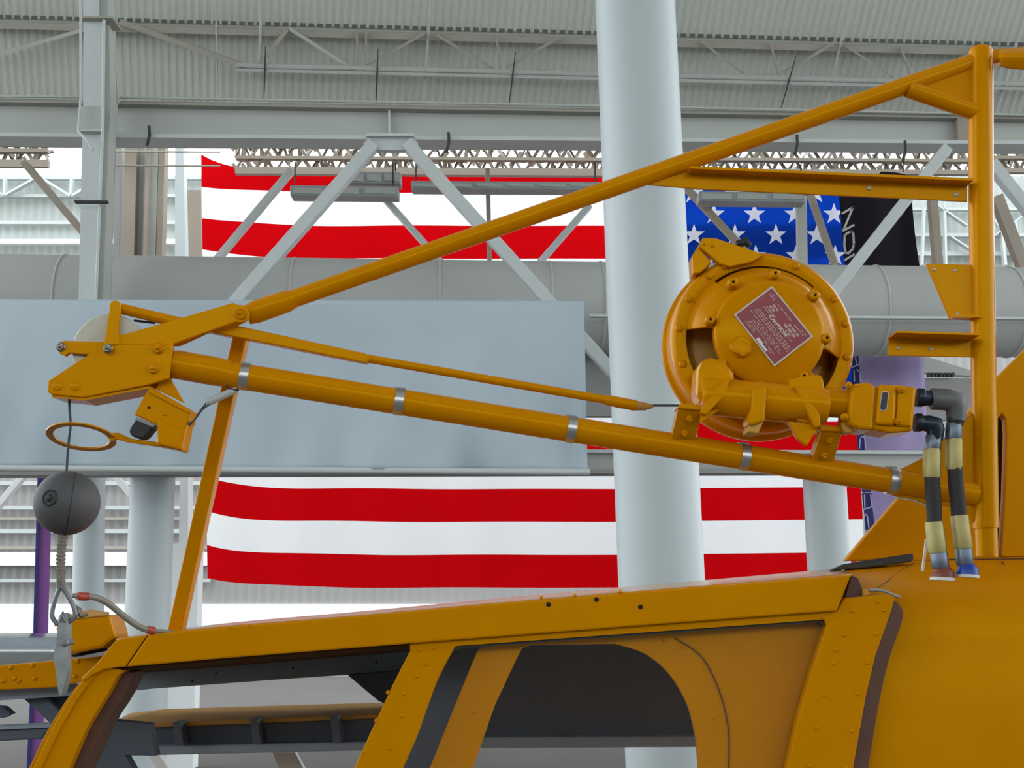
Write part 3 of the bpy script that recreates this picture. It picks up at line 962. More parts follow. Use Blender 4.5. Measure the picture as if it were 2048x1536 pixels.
# front door frame curving down to the nose
bandplate('door_frame', smooth_path([(190, 1330), (166, 1358), (140, 1390), (112, 1432), (82, 1486), (30, 1600), (-30, 1760), (-60, 1900)]), smooth_path([(252, 1342), (235, 1352), (216, 1386), (190, 1428), (165, 1474), (112, 1600), (50, 1760), (20, 1900)]), 'yellow_body', heli, Y=RY, t=0.03, bevel=0.003)
bandplate('frame_lip', smooth_path([(172, 1352), (146, 1386), (120, 1428), (92, 1482), (40, 1600), (-20, 1760), (-50, 1900)]), smooth_path([(186, 1356), (160, 1391), (134, 1433), (106, 1487), (54, 1600), (-6, 1760), (-36, 1900)]), 'yellow_body', heli, Y=RY - 0.006, t=0.01, bevel=0.002)
bandplate('door_seal', smooth_path([(250, 1342), (232, 1362), (214, 1390), (188, 1432), (163, 1478), (110, 1600), (48, 1760), (18, 1900)]), smooth_path([(264, 1346), (260, 1364), (240, 1402), (213, 1444), (186, 1500), (142, 1600), (80, 1760), (50, 1900)]), 'brown', heli, Y=RY + 0.028, t=0.08)
# middle door post
post = bandplate('door_post', smooth_path([(828, 1286), (790, 1360), (762, 1420), (735, 1478), (682, 1600), (630, 1760), (600, 1900)]), smooth_path([(918, 1280), (878, 1354), (851, 1425), (830, 1482), (780, 1600), (735, 1760), (710, 1900)]), 'yellow_body', heli, Y=RY + 0.004, t=0.03, bevel=0.003)
for x, y in ((868, 1296), (852, 1328), (833, 1352), (808, 1387), (803, 1432), (753, 1441), (727, 1505), (779, 1497), (776, 1385), (838, 1300)):
    stud('rivet', 'rv4', rivet_maker(0.0048), 'yellow_body', post, P(x, y, RY + 0.004))
# window head under the rail
bandplate('window_head', [(820, 1282), (925, 1276), (1300, 1248), (1690, 1216)], [(820, 1300), (925, 1291), (1300, 1264), (1690, 1236)], 'yellow_body', heli, Y=RY + 0.003, t=0.03)
bandplate('window_gasket', [(905, 1296), (925, 1289), (1300, 1262), (1640, 1236), (1652, 1244)], [(905, 1301), (928, 1296), (1300, 1269), (1636, 1244), (1646, 1252)], 'black', heli, Y=RY + 0.012, t=0.02)
# rear window band
rear = plate('rear_window_frame', [(1638, 1236), (1674, 1222), (1690, 1196), (1780, 1188), (1790, 1196), (1783, 1222), (1752, 1310), (1733, 1390), (1708, 1530), (1696, 1600), (1660, 1900), (1500, 1900), (1560, 1600), (1572, 1545), (1595, 1440), (1615, 1370), (1640, 1290), (1653, 1250), (1650, 1241)], 'yellow_body', heli, Y=RY, t=0.03, bevel=0.003)
for x, y in ((1754, 1203), (1705, 1222), (1768, 1220), (1666, 1326), (1735, 1325), (1648, 1390), (1716, 1388), (1632, 1456), (1704, 1462), (1620, 1532), (1690, 1535), (1752, 1268), (1688, 1270), (1672, 1300)):
    stud('rivet', 'rv4', rivet_maker(0.0048), 'yellow_body', rear, P(x, y, RY))
bandplate('rear_seal', smooth_path([(1775, 1198), (1772, 1240), (1742, 1325), (1725, 1400), (1690, 1600), (1650, 1900)]), smooth_path([(1795, 1204), (1807, 1232), (1780, 1315), (1758, 1410), (1728, 1600), (1690, 1900)]), 'brown', heli, Y=RY + 0.004, t=0.06, bevel=0.004)
# glazing of the rear window
gl = [(908, 1302), (928, 1294), (1300, 1267), (1638, 1241), (1648, 1248), (1635, 1300), (1610, 1380), (1585, 1480), (1560, 1600), (1510, 1890), (705, 1890), (780, 1600), (828, 1480), (850, 1425), (878, 1352)]
MB().prism([P(x, y, RY + 0.02) for x, y in gl], (0, 0.003, 0)).build('window_pane', 'glass', heli)
# inner door panel with a round cornered opening, behind the glass
inner = [(730, 1890), (820, 1620), (862, 1530), (908, 1415), (955, 1300), (975, 1284), (1300, 1258), (1720, 1232), (1720, 1620), (1660, 1890), (1380, 1890), (1398, 1620), (1398, 1545)]
inner += smooth_path([(1393, 1480), (1376, 1412), (1340, 1350), (1290, 1308), (1230, 1288)], 4)
inner += [(1062, 1290), (1045, 1297), (1036, 1312), (990, 1410), (945, 1540), (925, 1620), (850, 1890)]
ip = plate('inner_door_panel', inner, 'yellow_body', heli, Y=2.65, t=0.02, bevel=0.002)
rod('panel_seam', smooth_path([(1350, 1276), (1400, 1310), (1430, 1360), (1450, 1420), (1458, 1480), (1455, 1600)], 5), 1.4, 'brown', ip, Y=2.648, seg=8)
for x, y in ((1365, 1294), (1329, 1281), (1408, 1336), (1428, 1435), (1420, 1520), (950, 1424), (912, 1518)):
    stud('rivet', 'rv4', rivet_maker(0.0048), 'yellow_body', ip, P(x, y, 2.65))
# grey cabin lining and frames
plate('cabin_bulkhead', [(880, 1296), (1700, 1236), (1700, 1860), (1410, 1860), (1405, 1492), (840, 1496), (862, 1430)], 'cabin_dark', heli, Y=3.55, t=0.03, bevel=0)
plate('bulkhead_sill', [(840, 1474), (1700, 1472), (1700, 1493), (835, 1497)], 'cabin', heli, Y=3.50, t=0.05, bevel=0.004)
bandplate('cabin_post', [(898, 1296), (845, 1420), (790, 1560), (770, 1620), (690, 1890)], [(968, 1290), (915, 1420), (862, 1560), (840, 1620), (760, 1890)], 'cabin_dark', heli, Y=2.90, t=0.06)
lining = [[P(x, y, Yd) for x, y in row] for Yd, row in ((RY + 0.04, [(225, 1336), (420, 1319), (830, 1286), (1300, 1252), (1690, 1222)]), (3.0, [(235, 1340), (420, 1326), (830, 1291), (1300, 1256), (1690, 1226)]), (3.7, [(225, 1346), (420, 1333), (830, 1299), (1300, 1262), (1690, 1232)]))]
MB().patch(lining, 3).build('cabin_ceiling', 'ceiling_shade', heli, solid=0.006)  # shade of the ceiling is painted into its brown
fr = plate('far_roof_rail', [(215, 1352), (300, 1343), (835, 1300), (835, 1341), (787, 1344), (600, 1356), (300, 1378), (245, 1384)], 'cabin', heli, Y=3.68, t=0.05, bevel=0.003)
for x, y in ((432, 1345), (586, 1336), (752, 1324), (385, 1362)):
    stud('rivet', 'scr', rivet_maker(0.004), 'black', fr, P(x, y, 3.68))
plate('corner_gusset', [(695, 1350), (840, 1338), (800, 1420), (757, 1402)], 'cabin_dark', heli, Y=3.62, t=0.04)
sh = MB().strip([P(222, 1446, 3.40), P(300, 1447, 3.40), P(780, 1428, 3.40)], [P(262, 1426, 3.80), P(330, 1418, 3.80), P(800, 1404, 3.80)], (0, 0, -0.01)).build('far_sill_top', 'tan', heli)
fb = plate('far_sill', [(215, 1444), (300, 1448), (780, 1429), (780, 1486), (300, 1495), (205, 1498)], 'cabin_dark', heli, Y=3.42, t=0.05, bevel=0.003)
plate('far_sill_rail', [(195, 1495), (780, 1482), (780, 1500), (195, 1513)], 'cabin', heli, Y=3.38, t=0.08, bevel=0.004)
for x in (345, 500, 660):
    MB().prism([P(x, 1447 - (x - 300) * .038, 3.34), P(x + 14, 1447 - (x - 300) * .038, 3.34), P(x + 22, 1492 - (x - 300) * .02, 3.34), P(x + 6, 1492 - (x - 300) * .02, 3.34)], (0, 0.08, 0)).build('sill_rib', 'cabin_dark', fb)
plate('cabin_side_frame', [(262, 1366), (252, 1400), (222, 1440), (300, 1448), (312, 1512), (250, 1510), (300, 1600), (120, 1600), (165, 1500)], 'cabin_dark', heli, Y=3.1, t=0.04)
bandplate('far_brace', [(290, 1500), (350, 1600)], [(312, 1500), (378, 1600)], 'wall_white', heli, Y=3.7, t=0.03)
bandplate('far_brace', [(545, 1505), (585, 1600)], [(590, 1505), (640, 1600)], 'white_steel', heli, Y=3.7, t=0.03)
# nose of the cabin at far left
nose = bandplate('nose_band', [(-80, 1336), (0, 1331), (112, 1321), (215, 1311), (240, 1309)], [(-80, 1386), (0, 1380), (110, 1375), (165, 1364), (215, 1350)], 'yellow_body', heli, Y=2.74, t=0.04, bevel=0.003)
for x, y in ((22, 1335), (65, 1331), (29, 1357), (69, 1357), (6, 1362), (38, 1362), (155, 1323), (150, 1352)):
    stud('rivet', 'rv5', rivet_maker(0.0055), 'yellow_body', nose, P(x, y, 2.74))
plate('nose_frame', [(-80, 1386), (150, 1369), (170, 1366), (140, 1392), (-80, 1406)], 'cabin', heli, Y=2.80, t=0.05)
plate('nose_brace', [(48, 1398), (88, 1392), (122, 1425), (104, 1450)], 'cabin_dark', heli, Y=2.84, t=0.04)
plate('nose_brace', [(88, 1396), (140, 1390), (130, 1420)], 'blue_steel', heli, Y=2.86, t=0.03)
plate('nose_rail', [(-80, 1463), (100, 1455), (84, 1478), (-80, 1486)], 'cabin_dark', heli, Y=2.84, t=0.05, bevel=0.004)
plate('nose_rail_cap', [(-80, 1456), (104, 1448), (100, 1455), (-80, 1464)], 'cabin', heli, Y=2.83, t=0.05)
plate('mirror_tip', [(-20, 1410), (6, 1414), (22, 1428), (6, 1436), (-20, 1436)], 'cabin_dark', heli, Y=2.9, t=0.03)
rows = [[P(x, y, Yd) for x in (-90, 0, 70, 150, 240)] for y, Yd in ((1340, 2.76), (1322, 2.80), (1302, 2.88), (1286, 3.0), (1274, 3.16), (1268, 3.4))]
MB().patch(rows, 5).build('nose_canopy', 'canopy', heli, solid=0.004)
nc = plate('nose_cover', [(109, 1250), (150, 1236), (218, 1229), (231, 1275), (205, 1296), (137, 1309), (118, 1300)], 'yellow_body', heli, Y=2.66, t=0.10, bevel=0.008)
MB().patch([[P(109, 1251, 2.66), P(150, 1238, 2.66), P(218, 1230, 2.66)], [P(118, 1240, 2.71), P(156, 1227, 2.71), P(218, 1226, 2.71)], [P(140, 1234, 2.76), P(176, 1221, 2.76), P(214, 1226, 2.76)]], 5).build('cover_top', 'tan', nc, solid=0.004)
plate('nose_gap', [(135, 1312), (208, 1294), (205, 1303), (150, 1314)], 'cavity_shade', heli, Y=2.70, t=0.03, bevel=0)

MB().patch([[P(x, y, Yd) for x in (-90, 300, 900, 1500, 2100, 2900)] for y, Yd in ((1880, 2.61), (2050, 2.60), (2300, 2.66), (2500, 2.80))], 4).build('lower_side_skin', 'yellow_body', heli, solid=0.006)
# rear body: deck and side as one smooth skin
body = []
for xs, y, Yd in (((1712, 1750, 1820, 1920, 2100), (1124, 1120, 1116, 1114, 1112), 3.02), ((1690, 1740, 1820, 1920, 2100), (1141, 1137, 1130, 1128, 1126), 2.88),
                  ((1650, 1730, 1830, 1930, 2100), (1164, 1164, 1160, 1158, 1156), 2.75), ((1680, 1760, 1850, 1950, 2100), (1192, 1194, 1196, 1196, 1194), 2.685),
                  ((1710, 1780, 1870, 1960, 2100), (1240, 1244, 1246, 1246, 1246), 2.66), ((1705, 1770, 1860, 1950, 2100), (1310, 1312, 1312, 1312, 1312), 2.65),
                  ((1680, 1750, 1850, 1950, 2100), (1430,) * 5, 2.635), ((1640, 1720, 1830, 1940, 2100), (1620,) * 5, 2.63), ((1600, 1700, 1820, 1940, 2100), (1900,) * 5, 2.66)):
    body.append([P(a, b, Yd) for a, b in zip(xs, y)] + [P(a, y[-1], Yd) for a in (2300, 2600, 2900)])
MB().patch(body, 6).build('rear_body_skin', 'yellow_body', heli, solid=0.004)
# pylon fairing behind the hoist post
py_ = [(1690, 1122), (1702, 1107), (1793, 1001), (1992, 758), (2260, 494), (2420, 430), (2900, 430), (2900, 1116), (2003, 1114), (2010, 1000), (2014, 870), (2012, 838), (2004, 827), (1997, 836), (1996, 1116)]
plate('pylon_fairing', py_, 'yellow_body', heli, Y=2.98, t=0.03, bevel=0.004)
plate('pylon_slot_shade', [(1960, 790), (2060, 790), (2060, 1130), (1960, 1130)], 'cavity_shade', heli, Y=3.08, t=0.02, bevel=0)  # dark sheet painted as the shade behind the fairing slot
MB().tube([P(1828, 1126, 2.888), P(1800, 1143, 2.815), P(1776, 1162, 2.745), P(1752, 1180, 2.702)], 0.0016, 6).build('deck_seam', 'brown', heli)
MB().tube([P(2004, 1122, 2.885), P(2014, 1140, 2.815), P(2030, 1156, 2.75), P(2060, 1172, 2.715)], 0.0012, 6).build('deck_seam', 'brown', heli)
bandplate('fairing_seal', [(1664, 1140), (1690, 1128), (1730, 1121), (1824, 1107), (1828, 1110)], [(1668, 1143), (1692, 1139), (1730, 1136), (1822, 1124), (1827, 1119)], 'black', heli, Y=2.86, t=0.03, bevel=0.004)
rod('deck_edge', [(1815, 1123), (1900, 1119), (2880, 1108)], 1.3, 'brown', heli, Y=2.93, seg=6)
rod('deck_drain_rod', [(1853, 1078), (1845, 1142)], 3.0, 'white_seal', heli, Y=2.70, seg=8)
# latch between rail end and window frame
plate('rail_end_bracket', [(1703, 1150), (1716, 1156), (1728, 1184), (1722, 1196), (1690, 1196)], 'brown', heli, Y=RY + 0.03, t=0.02)
plate('latch', [(1724, 1178), (1736, 1176), (1738, 1190), (1726, 1194)], 'yellow_old', heli, Y=RY + 0.02, t=0.02, bevel=0.003)
rod('latch_wire', smooth_path([(1738, 1180), (1765, 1181), (1788, 1190), (1800, 1194)]), 3.0, 'lead', heli, Y=RY + 0.05, seg=8)

# ================================================================== HOIST FRAME AND BOOM
hf = thing('rescue_hoist', Hp(1970, 1110), 'yellow tubular rescue hoist with boom, upright post and pulley head above the cabin', 'hoist')
rod('upright_post', [(1961, 104), (1962, 400), (1968, 800), (1972, 1050)], [24, 24, 24, 25], 'yellow', hf, dy=0.0, seg=32)
rod('post_sleeve', [(1971, 1040), (1974, 1114)], [22, 22], 'yellow', hf, seg=28)
rod('post_collar', [(1971, 1046), (1972, 1056)], [25.5, 25.5], 'yellow', hf, seg=28)
def ctr(x): return 613 - 0.348 * (x - 543)
rod('upper_tube', [(498, ctr(498)), (1830, ctr(1830))], 18, 'yellow', hf, dy=0.0, seg=32)
rod('tube_sleeve', [(494, ctr(494)), (512, ctr(512)), (572, ctr(572)), (590, ctr(590))], [20, 23, 22.5, 18], 'yellow', hf, seg=32)
gt = plate('top_gusset', [(1800, 162), (1870, 136), (1948, 105), (1982, 108), (1984, 260), (1944, 226), (1822, 190)], 'yellow', hf, dy=-0.006, t=0.012)
rod('gusset_brace', [(1815, 178), (1950, 224)], 17, 'yellow', hf, dy=-0.004, seg=28)
rod('tube_end', [(1825, ctr(1825)), (1900, ctr(1900)), (1952, 122)], [18, 18, 17], 'yellow', hf, dy=0.004, seg=28)
rod('post_cap', [(1961, 98), (1961, 108)], [20, 24], 'yellow', hf, seg=28)
plate('top_arm', [(1962, 100), (2420, 62), (2420, 96), (2010, 120), (1984, 128)], 'yellow', hf, dy=0.0, t=0.04, bevel=0.003)
MB().patch([[Hp(2004, 108, -.02), Hp(2030, 100, -.03), Hp(2300, 84, -.03)], [Hp(2002, 112, -.035), Hp(2034, 112, -.05), Hp(2300, 104, -.055)], [Hp(2010, 126, -.03), Hp(2036, 138, -.035), Hp(2300, 150, -.03)]], 5).build('arm_lobe', 'yellow', hf, solid=0.01)
# horizontal angle bar
ang = plate('angle_bar', [(1294, 369), (1375, 342), (1935, 366), (1935, 403), (1400, 378)], 'yellow', hf, dy=0.0, t=0.006)
MB().prism([Hp(1375, 343, 0.0), Hp(1935, 367, 0.0), Hp(1935, 372, 0.0), Hp(1377, 348, 0.0)], (0, -0.035, 0)).build('angle_flange', 'yellow', ang)
for x, y in ((1738, 375), (1912, 388)):
    stud('rivet', 'rvw', rivet_maker(0.006), 'plate_edge', ang, Hp(x, y + 1, -0.001))
# mid gusset and small angle bracket
mg = plate('post_gusset', [(1853, 527), (1962, 530), (1962, 641), (1900, 637)], 'yellow', hf, dy=-0.004, t=0.008)
MB().prism([Hp(1899, 633, -0.004), Hp(1962, 633, -0.004), Hp(1962, 639, -0.004), Hp(1901, 639, -0.004)], (0, -0.02, 0)).build('gusset_flange', 'yellow', mg)
for x, y in ((1868, 539), (1910, 541), (1915, 628)):
    stud('rivet', 'rvw2', rivet_maker(0.0045), 'plate_edge', mg, Hp(x, y, -0.004))
sb = plate('small_bracket', [(1777, 672), (1945, 678), (1945, 714), (1775, 711)], 'yellow', hf, dy=0.0, t=0.006)
MB().prism([Hp(1777, 673, 0.0), Hp(1940, 678, 0.0), Hp(1940, 682, 0.0), Hp(1777, 677, 0.0)], (0, -0.06, 0)).build('bracket_flange', 'yellow', sb)
for x, y in ((1797, 696), (1861, 698)):
    stud('rivet', 'rvw2', rivet_maker(0.0045), 'plate_edge', sb, Hp(x, y, -0.001))
# boom
def bctr(x): return 754 + 0.161 * (x - 492)
bo = rod('boom_tube', [(345, 728), (460, 749), (1860, bctr(1860))], [26, 26.5, 25], 'yellow', hf, seg=40)
rod('boom_sleeve', [(342, 727), (352, 729), (432, 743), (458, 748)], [26, 29, 29, 26.5], 'yellow', hf, seg=36)
for x in (491, 799, 1142, 1487, 1783):
    c0, c1 = Hp(x - 9, bctr(x - 9)), Hp(x + 9, bctr(x + 9))
    r = 27.5 * M(x, bctr(x))
    m = MB()
    m.tube([c0, c0 + (c1 - c0) * .05, c0 + (c1 - c0) * .95, c1], [r * .99, r, r, r * .99], 36)
    b = m.build('clamp_band', 'band', bo)
    MB().prism([Hp(x - 10, bctr(x) - 30.5, -0.01), Hp(x + 12, bctr(x) - 28, -0.01), Hp(x + 12, bctr(x) - 24, -0.01), Hp(x - 10, bctr(x) - 25, -0.01)], (0, 0.02, 0)).build('band_buckle', 'steel', b)
# root gusset at the post foot
rg = plate('root_gusset', [(1786, 946), (1844, 917), (1944, 826), (1972, 826), (1972, 1045), (1946, 1045), (1930, 1016), (1851, 1006), (1786, 990)], 'yellow', hf, dy=-0.002, t=0.014, bevel=0.003)
rod('boom_root', [(1780, bctr(1780)), (1950, bctr(1950))], [25.5, 25], 'yellow', hf, dy=0.002, seg=32)
rod('bonding_wire', smooth_path([(1790, 995), (1830, 1002), (1852, 1013)]), 1.6, 'lead', hf, dy=-0.03, seg=6)
# strut down to the cabin roof
q0, q1 = Hp(485, 664, 0.07), P(352, 1266, 2.68)
w = 15 * M(420, 960)
d = (q1 - q0).normalized()
sx = d.cross(Vector((0, 1, 0))).normalized() * w
sy = Vector((0, w * 1.2, 0))
MB().prism([q0 - sx - sy, q0 + sx - sy, q0 + sx + sy, q0 - sx + sy], q1 - q0).build('roof_strut', 'yellow', hf, bevel=0.004)
# cable guide rod
MB().prism([Hp(a, b, -0.004) for a, b in [(404, 652), (470, 650), (730, 706), (742, 712), (742, 718), (732, 726), (408, 662)]], (0, 0.025, 0)).build('guide_bar', 'yellow', hf, bevel=0.003)
gr = rod('guide_rod', [(735, 717), (1214, 800)], 8.5, 'yellow', hf, dy=0.008, seg=20)
rod('rod_ferrule', [(1208, 799), (1218, 801), (1270, 811), (1274, 812)], [9, 11, 11, 9], 'yellow', hf, dy=0.008, seg=20)
rod('rod_tip', [(1272, 811), (1290, 813), (1306, 813)], [10, 8, 3], 'tan', hf, dy=0.008, seg=16)
rod('winch_cable', [(1300, 811), (1372, 811)], 2.4, 'cable', hf, dy=0.008, seg=8)

# pulley head: two cheek plates, sheave, guard arms
head = [(96, 761), (207, 689), (346, 687), (338, 757), (296, 770), (166, 795), (103, 789), (94, 783)]
hp = plate('cheek_plate', head, 'yellow', hf, dy=-0.035, t=0.008, bevel=0.0025)
plate('cheek_plate', [(100, 768), (212, 694), (348, 692), (342, 770), (205, 802), (170, 803), (104, 796)], 'yellow', hf, dy=0.035, t=0.008, bevel=0.002)
MB().prism([Hp(104, 790, -.03), Hp(170, 796, -.03), Hp(300, 772, -.03), Hp(300, 776, -.03), Hp(170, 801, -.03), Hp(104, 794, -.03)], (0, 0.07, 0)).build('cheek_floor', 'yellow', hf)
arm = [(205, 690), (216, 684), (240, 667), (250, 668), (466, 605), (474, 609)]
arm += [(481 + 18 * math.cos(a), 627 - 18 * math.sin(a)) for a in [R(70 - 20 * k) for k in range(9)]]
arm += [(470, 644), (353, 686), (346, 689)]
ua = plate('upper_arm', arm, 'yellow', hf, dy=-0.032, t=0.008, bevel=0.002)
plate('upper_arm', [(250, 690), (300, 664), (466, 612), (496, 640), (472, 652), (420, 664), (358, 692)], 'yellow', hf, dy=0.032, t=0.008, bevel=0.002)
rod('arm_spacer', [(481, 627), (481.5, 628)], 1, 'yellow', hf)
MB().tube([Hp(481, 627, -0.042), Hp(481, 627, 0.042)], 0.011, 20).build('pivot_pin', 'yellow', hf)
stud('pivot_bolt', 'hxp', hexbolt_maker(0.0085, 0.005), 'yellow', hf, Hp(480, 627, -0.034))
gl_ = [(207, 690), (219, 616)] + [(230 + 11.5 * math.cos(a), 612 - 11.5 * math.sin(a)) for a in [R(180 - 22 * k) for k in range(9)]] + [(242, 616), (236, 662), (238, 668), (238, 690)]
plate('guard_link', gl_, 'yellow', hf, dy=-0.038, t=0.008, bevel=0.002)
rod('guard_tube', [(232, 615), (362, 646), (420, 658)], [11, 11, 10], 'yellow', hf, dy=-0.018, seg=20)
plate('guard_link', [(119, 684), (128, 681), (215, 684), (230, 690), (222, 712), (160, 708), (138, 706), (130, 712), (118, 706), (112, 696)], 'yellow', hf, dy=-0.026, t=0.012, bevel=0.002)
plate('guard_lug', [(146, 712), (176, 706), (176, 718), (147, 724)], 'yellow_old', hf, dy=0.0, t=0.03)
wc = Hp(222, 702, 0.0)
rw = 72 * M(222, 702)
m = MB()
m.lathe(wc, (0, 1, 0), [(0.0001, -.014), (rw * .55, -.015), (rw * .96, -.020), (rw, -.018), (rw * .93, -.006), (rw * .9, 0), (rw * .93, .006), (rw, .018), (rw * .96, .020), (0.0001, .015)], 56)
m.build('sheave_wheel', 'sheave', hf)
for x, y, r_, mt_, dy_ in ((122, 694, .0080, 'dark_steel', -.026), (216, 697, .0088, 'dark_steel', -.046), (317, 697, .0100, 'yellow', -.035), (308, 737, .0105, 'yellow', -.035), (115, 772, .0100, 'yellow', -.035), (150, 772, .0100, 'yellow', -.035)):
    if x in (115, 150):
        stud('rivet', 'flat', lambda m: m.lathe((0, 0, 0), (0, -1, 0), [(0.0105, -0.001), (0.0105, 0.0008), (0.008, 0.0018), (0.0001, 0.0020)], 20), 'yellow', hp, Hp(x, y, dy_))
    else:
        stud('bolt', 'hx' + mt_, hexbolt_maker(r_, 0.006), mt_, hp, Hp(x, y, dy_), (0, random.uniform(0, 1), 0))
rod('winch_cable', smooth_path([(268, 641), (285, 643), (310, 646)]), 2.4, 'cable', hf, dy=0.0, seg=8)
# limit switch with loop arm
sw = plate('switch_box', [(298, 772), (383, 820), (379, 842), (374, 850), (364, 902), (312, 891), (316, 852), (267, 829)], 'yellow', hf, dy=-0.03, t=0.05, bevel=0.004)
plate('box_lid', [(300, 776), (382, 821), (379, 827), (297, 784)], 'yellow', sw, dy=-0.034, t=0.05, bevel=0.001)
plate('box_step', [(314, 836), (371, 862), (363, 900), (314, 889)], 'yellow', sw, dy=-0.036, t=0.02, bevel=0.004)
stud('screw', 'scr2', rivet_maker(0.003), 'cavity_shade', sw, Hp(298, 815, -0.031))
stud('screw', 'scr3', rivet_maker(0.004), 'yellow', sw, Hp(330, 828, -0.031))
plate('switch_tab', [(318, 764), (340, 756), (368, 806), (312, 778)], 'yellow', hf, dy=-0.012, t=0.012)
plate('rubber_boot', smooth_path([(272, 838), (304, 852), (300, 862), (286, 876), (268, 874), (259, 866), (260, 856), (272, 838)], 3), 'boot', sw, dy=-0.026, t=0.035, bevel=0.006)
plate('boot_ring', [(272, 834), (310, 850), (306, 856), (269, 840)], 'steel', sw, dy=-0.03, t=0.04, bevel=0.002)
# the loop: a flat ring tilted towards the viewer
rc = Hp(163, 874, -0.005)
ru = (Hp(232, 874, -0.005) - Hp(94, 868, -0.005)) / 2
R1 = ru.length
uu = ru.normalized()
vv = Vector((0.05, -math.cos(R(17)), math.sin(R(17)))).normalized()
vv = (vv - uu * vv.dot(uu)).normalized()
nn = uu.cross(vv).normalized()
m = MB()
seg = 48
vs, fs = [], []
for k in range(seg):
    a = 2 * math.pi * k / seg
    dirv = uu * math.cos(a) + vv * math.sin(a)
    for r_, h in ((R1, -.0016), (R1, .0016), (R1 * .80, .0016), (R1 * .80, -.0016)):
        vs.append(rc + dirv * r_ + nn * h)
for k in range(seg):
    k2 = (k + 1) % seg
    for j in range(4):
        fs.append([k * 4 + j, k2 * 4 + j, k2 * 4 + (j + 1) % 4, k * 4 + (j + 1) % 4])
m.add(vs, fs)
lp = m.build('switch_loop', 'yellow', hf)
plate('loop_arm', [(218, 866), (236, 865), (262, 877), (312, 884), (366, 890), (364, 902), (312, 893), (252, 884), (232, 878), (218, 884)], 'yellow', hf, dy=-0.012, t=0.012, bevel=0.002)
# cable plug under the boom
rod('plug', [(474, 779), (462, 784), (424, 801), (413, 806)], [5, 7.5, 8, 7], 'lead', hf, dy=-0.03, seg=16)
rod('plug_wire', smooth_path([(416, 802), (400, 822), (388, 840), (376, 849)]), 1.7, 'cable', hf, dy=-0.03, seg=8)
rod('plug_wire', smooth_path([(418, 809), (404, 820), (392, 836), (378, 852)]), 1.7, 'cable', hf, dy=-0.035, seg=8)
rod('plug_wire', smooth_path([(452, 770), (460, 778), (478, 780)]), 1.8, 'boot', hf, dy=-0.035, seg=8)

# ================================================================== WINCH
WC = P(1513, 694, 2.70)
cx, cz = WC.x, WC.z
wn = thing('hoist_winch', Vector((cx, 2.6, cz - 0.23)), 'round yellow hydraulic winch with maroon name plate, mounted on the boom', 'winch')
AX = (0, -1, 0)                  # towards the viewer
def WL(Y): return Vector((cx, Y, cz))
def ring_seg(name, prof, a0, a1, material, parent, seg=40):
    m = MB()
    full = abs(a1 - a0 - 360) < 1e-6
    m.lathe(WL(0), (0, 1, 0), prof + [prof[0]], seg, R(a0), R(a1))
    if not full:
        n = len(prof)
        k = len(m.v)
        m.f.append(list(range(0, n))); m.s.append(False)
        b = seg * (n + 1)
        m.f.append(list(range(b, b + n))[::-1]); m.s.append(False)
    return m.build(name, material, parent, bevel=0.0015)
ring_seg('rear_flange', [(0.0001, 2.700), (0.207, 2.700), (0.2165, 2.706), (0.2165, 2.722), (0.207, 2.728), (0.0001, 2.728)], 0, 360, 'yellow', wn, 72)
hr = ring_seg('housing_ring', [(0.172, 2.628), (0.196, 2.624), (0.204, 2.632), (0.207, 2.650), (0.205, 2.690), (0.209, 2.700), (0.175, 2.700)], 0, 360, 'yellow', wn, 72)
ring_seg('drum', [(0.0001, 2.672), (0.150, 2.672), (0.168, 2.690), (0.0001, 2.690)], 0, 360, 'yellow_old', wn, 56)
T = 0.006
def web(a0, a1, r1, y1, name='housing_web'):
    return ring_seg(name, [(0.112, 2.566), (0.134, 2.574), (r1, y1), (r1, y1 + T), (0.130, 2.584), (0.112, 2.576)], a0, a1, 'yellow', wn, 24)
web(-14, 46, 0.176, 2.628)
web(46, 128, 0.164, 2.616)
web(128, 172, 0.176, 2.628)
web(214, 318, 0.150, 2.600)
cv = ring_seg('front_cover', [(0.0001, 2.548), (0.110, 2.550), (0.120, 2.556), (0.121, 2.582), (0.0001, 2.582)], 0, 360, 'yellow', wn, 64)
def zw(x, y): return (1280 + x / 3.2, 440 + y / 3.2)
def boss_maker(m):
    m.lathe((0, 0, 0), (0, -1, 0), [(0.0115, -0.02), (0.0105, 0.003), (0.0075, 0.0055), (0.0035, 0.0055), (0.003, 0.002), (0.0001, 0.002)], 18)
for x, y in ((865, 345), (595, 400), (450, 638), (520, 918), (770, 1060), (1048, 1000), (1195, 757), (1118, 485)):
    px, py = zw(x, y)
    p = P(px, py, 2.551)
    b = stud('cover_bolt', 'boss', boss_maker, 'yellow', cv, p)
    MB().lathe(p, AX, [(0.0032, 0.0022), (0.0032, 0.0034), (0.0001, 0.0034)], 10).build('socket', 'cavity_shade', b)
for x, y in ((280, 490), (205, 690), (525, 268), (660, 238), (1232, 512), (1318, 665), (1325, 880), (415, 330), (1015, 262), (220, 940)):
    px, py = zw(x, y)
    p = P(px, py, 2.628)
    dv = Vector((p.x - cx, 0, p.z - cz)).normalized() * 0.189
    stud('ring_bolt', 'rb', lambda m: m.lathe((0, 0, 0), (0, -1, 0), [(0.009, -0.01), (0.009, 0.003), (0.006, 0.006), (0.0001, 0.006)], 12), 'yellow', hr, Vector((cx, 2.627, cz)) + dv)
# dark strips painted as the shade of narrow slots in the web
for a0, a1 in ((142, 160), (4, 20)):
    ring_seg('web_slot_shade', [(0.146, 2.5935), (0.153, 2.6005), (0.153, 2.603), (0.146, 2.596)], a0, a1, 'cavity_shade', wn, 10)
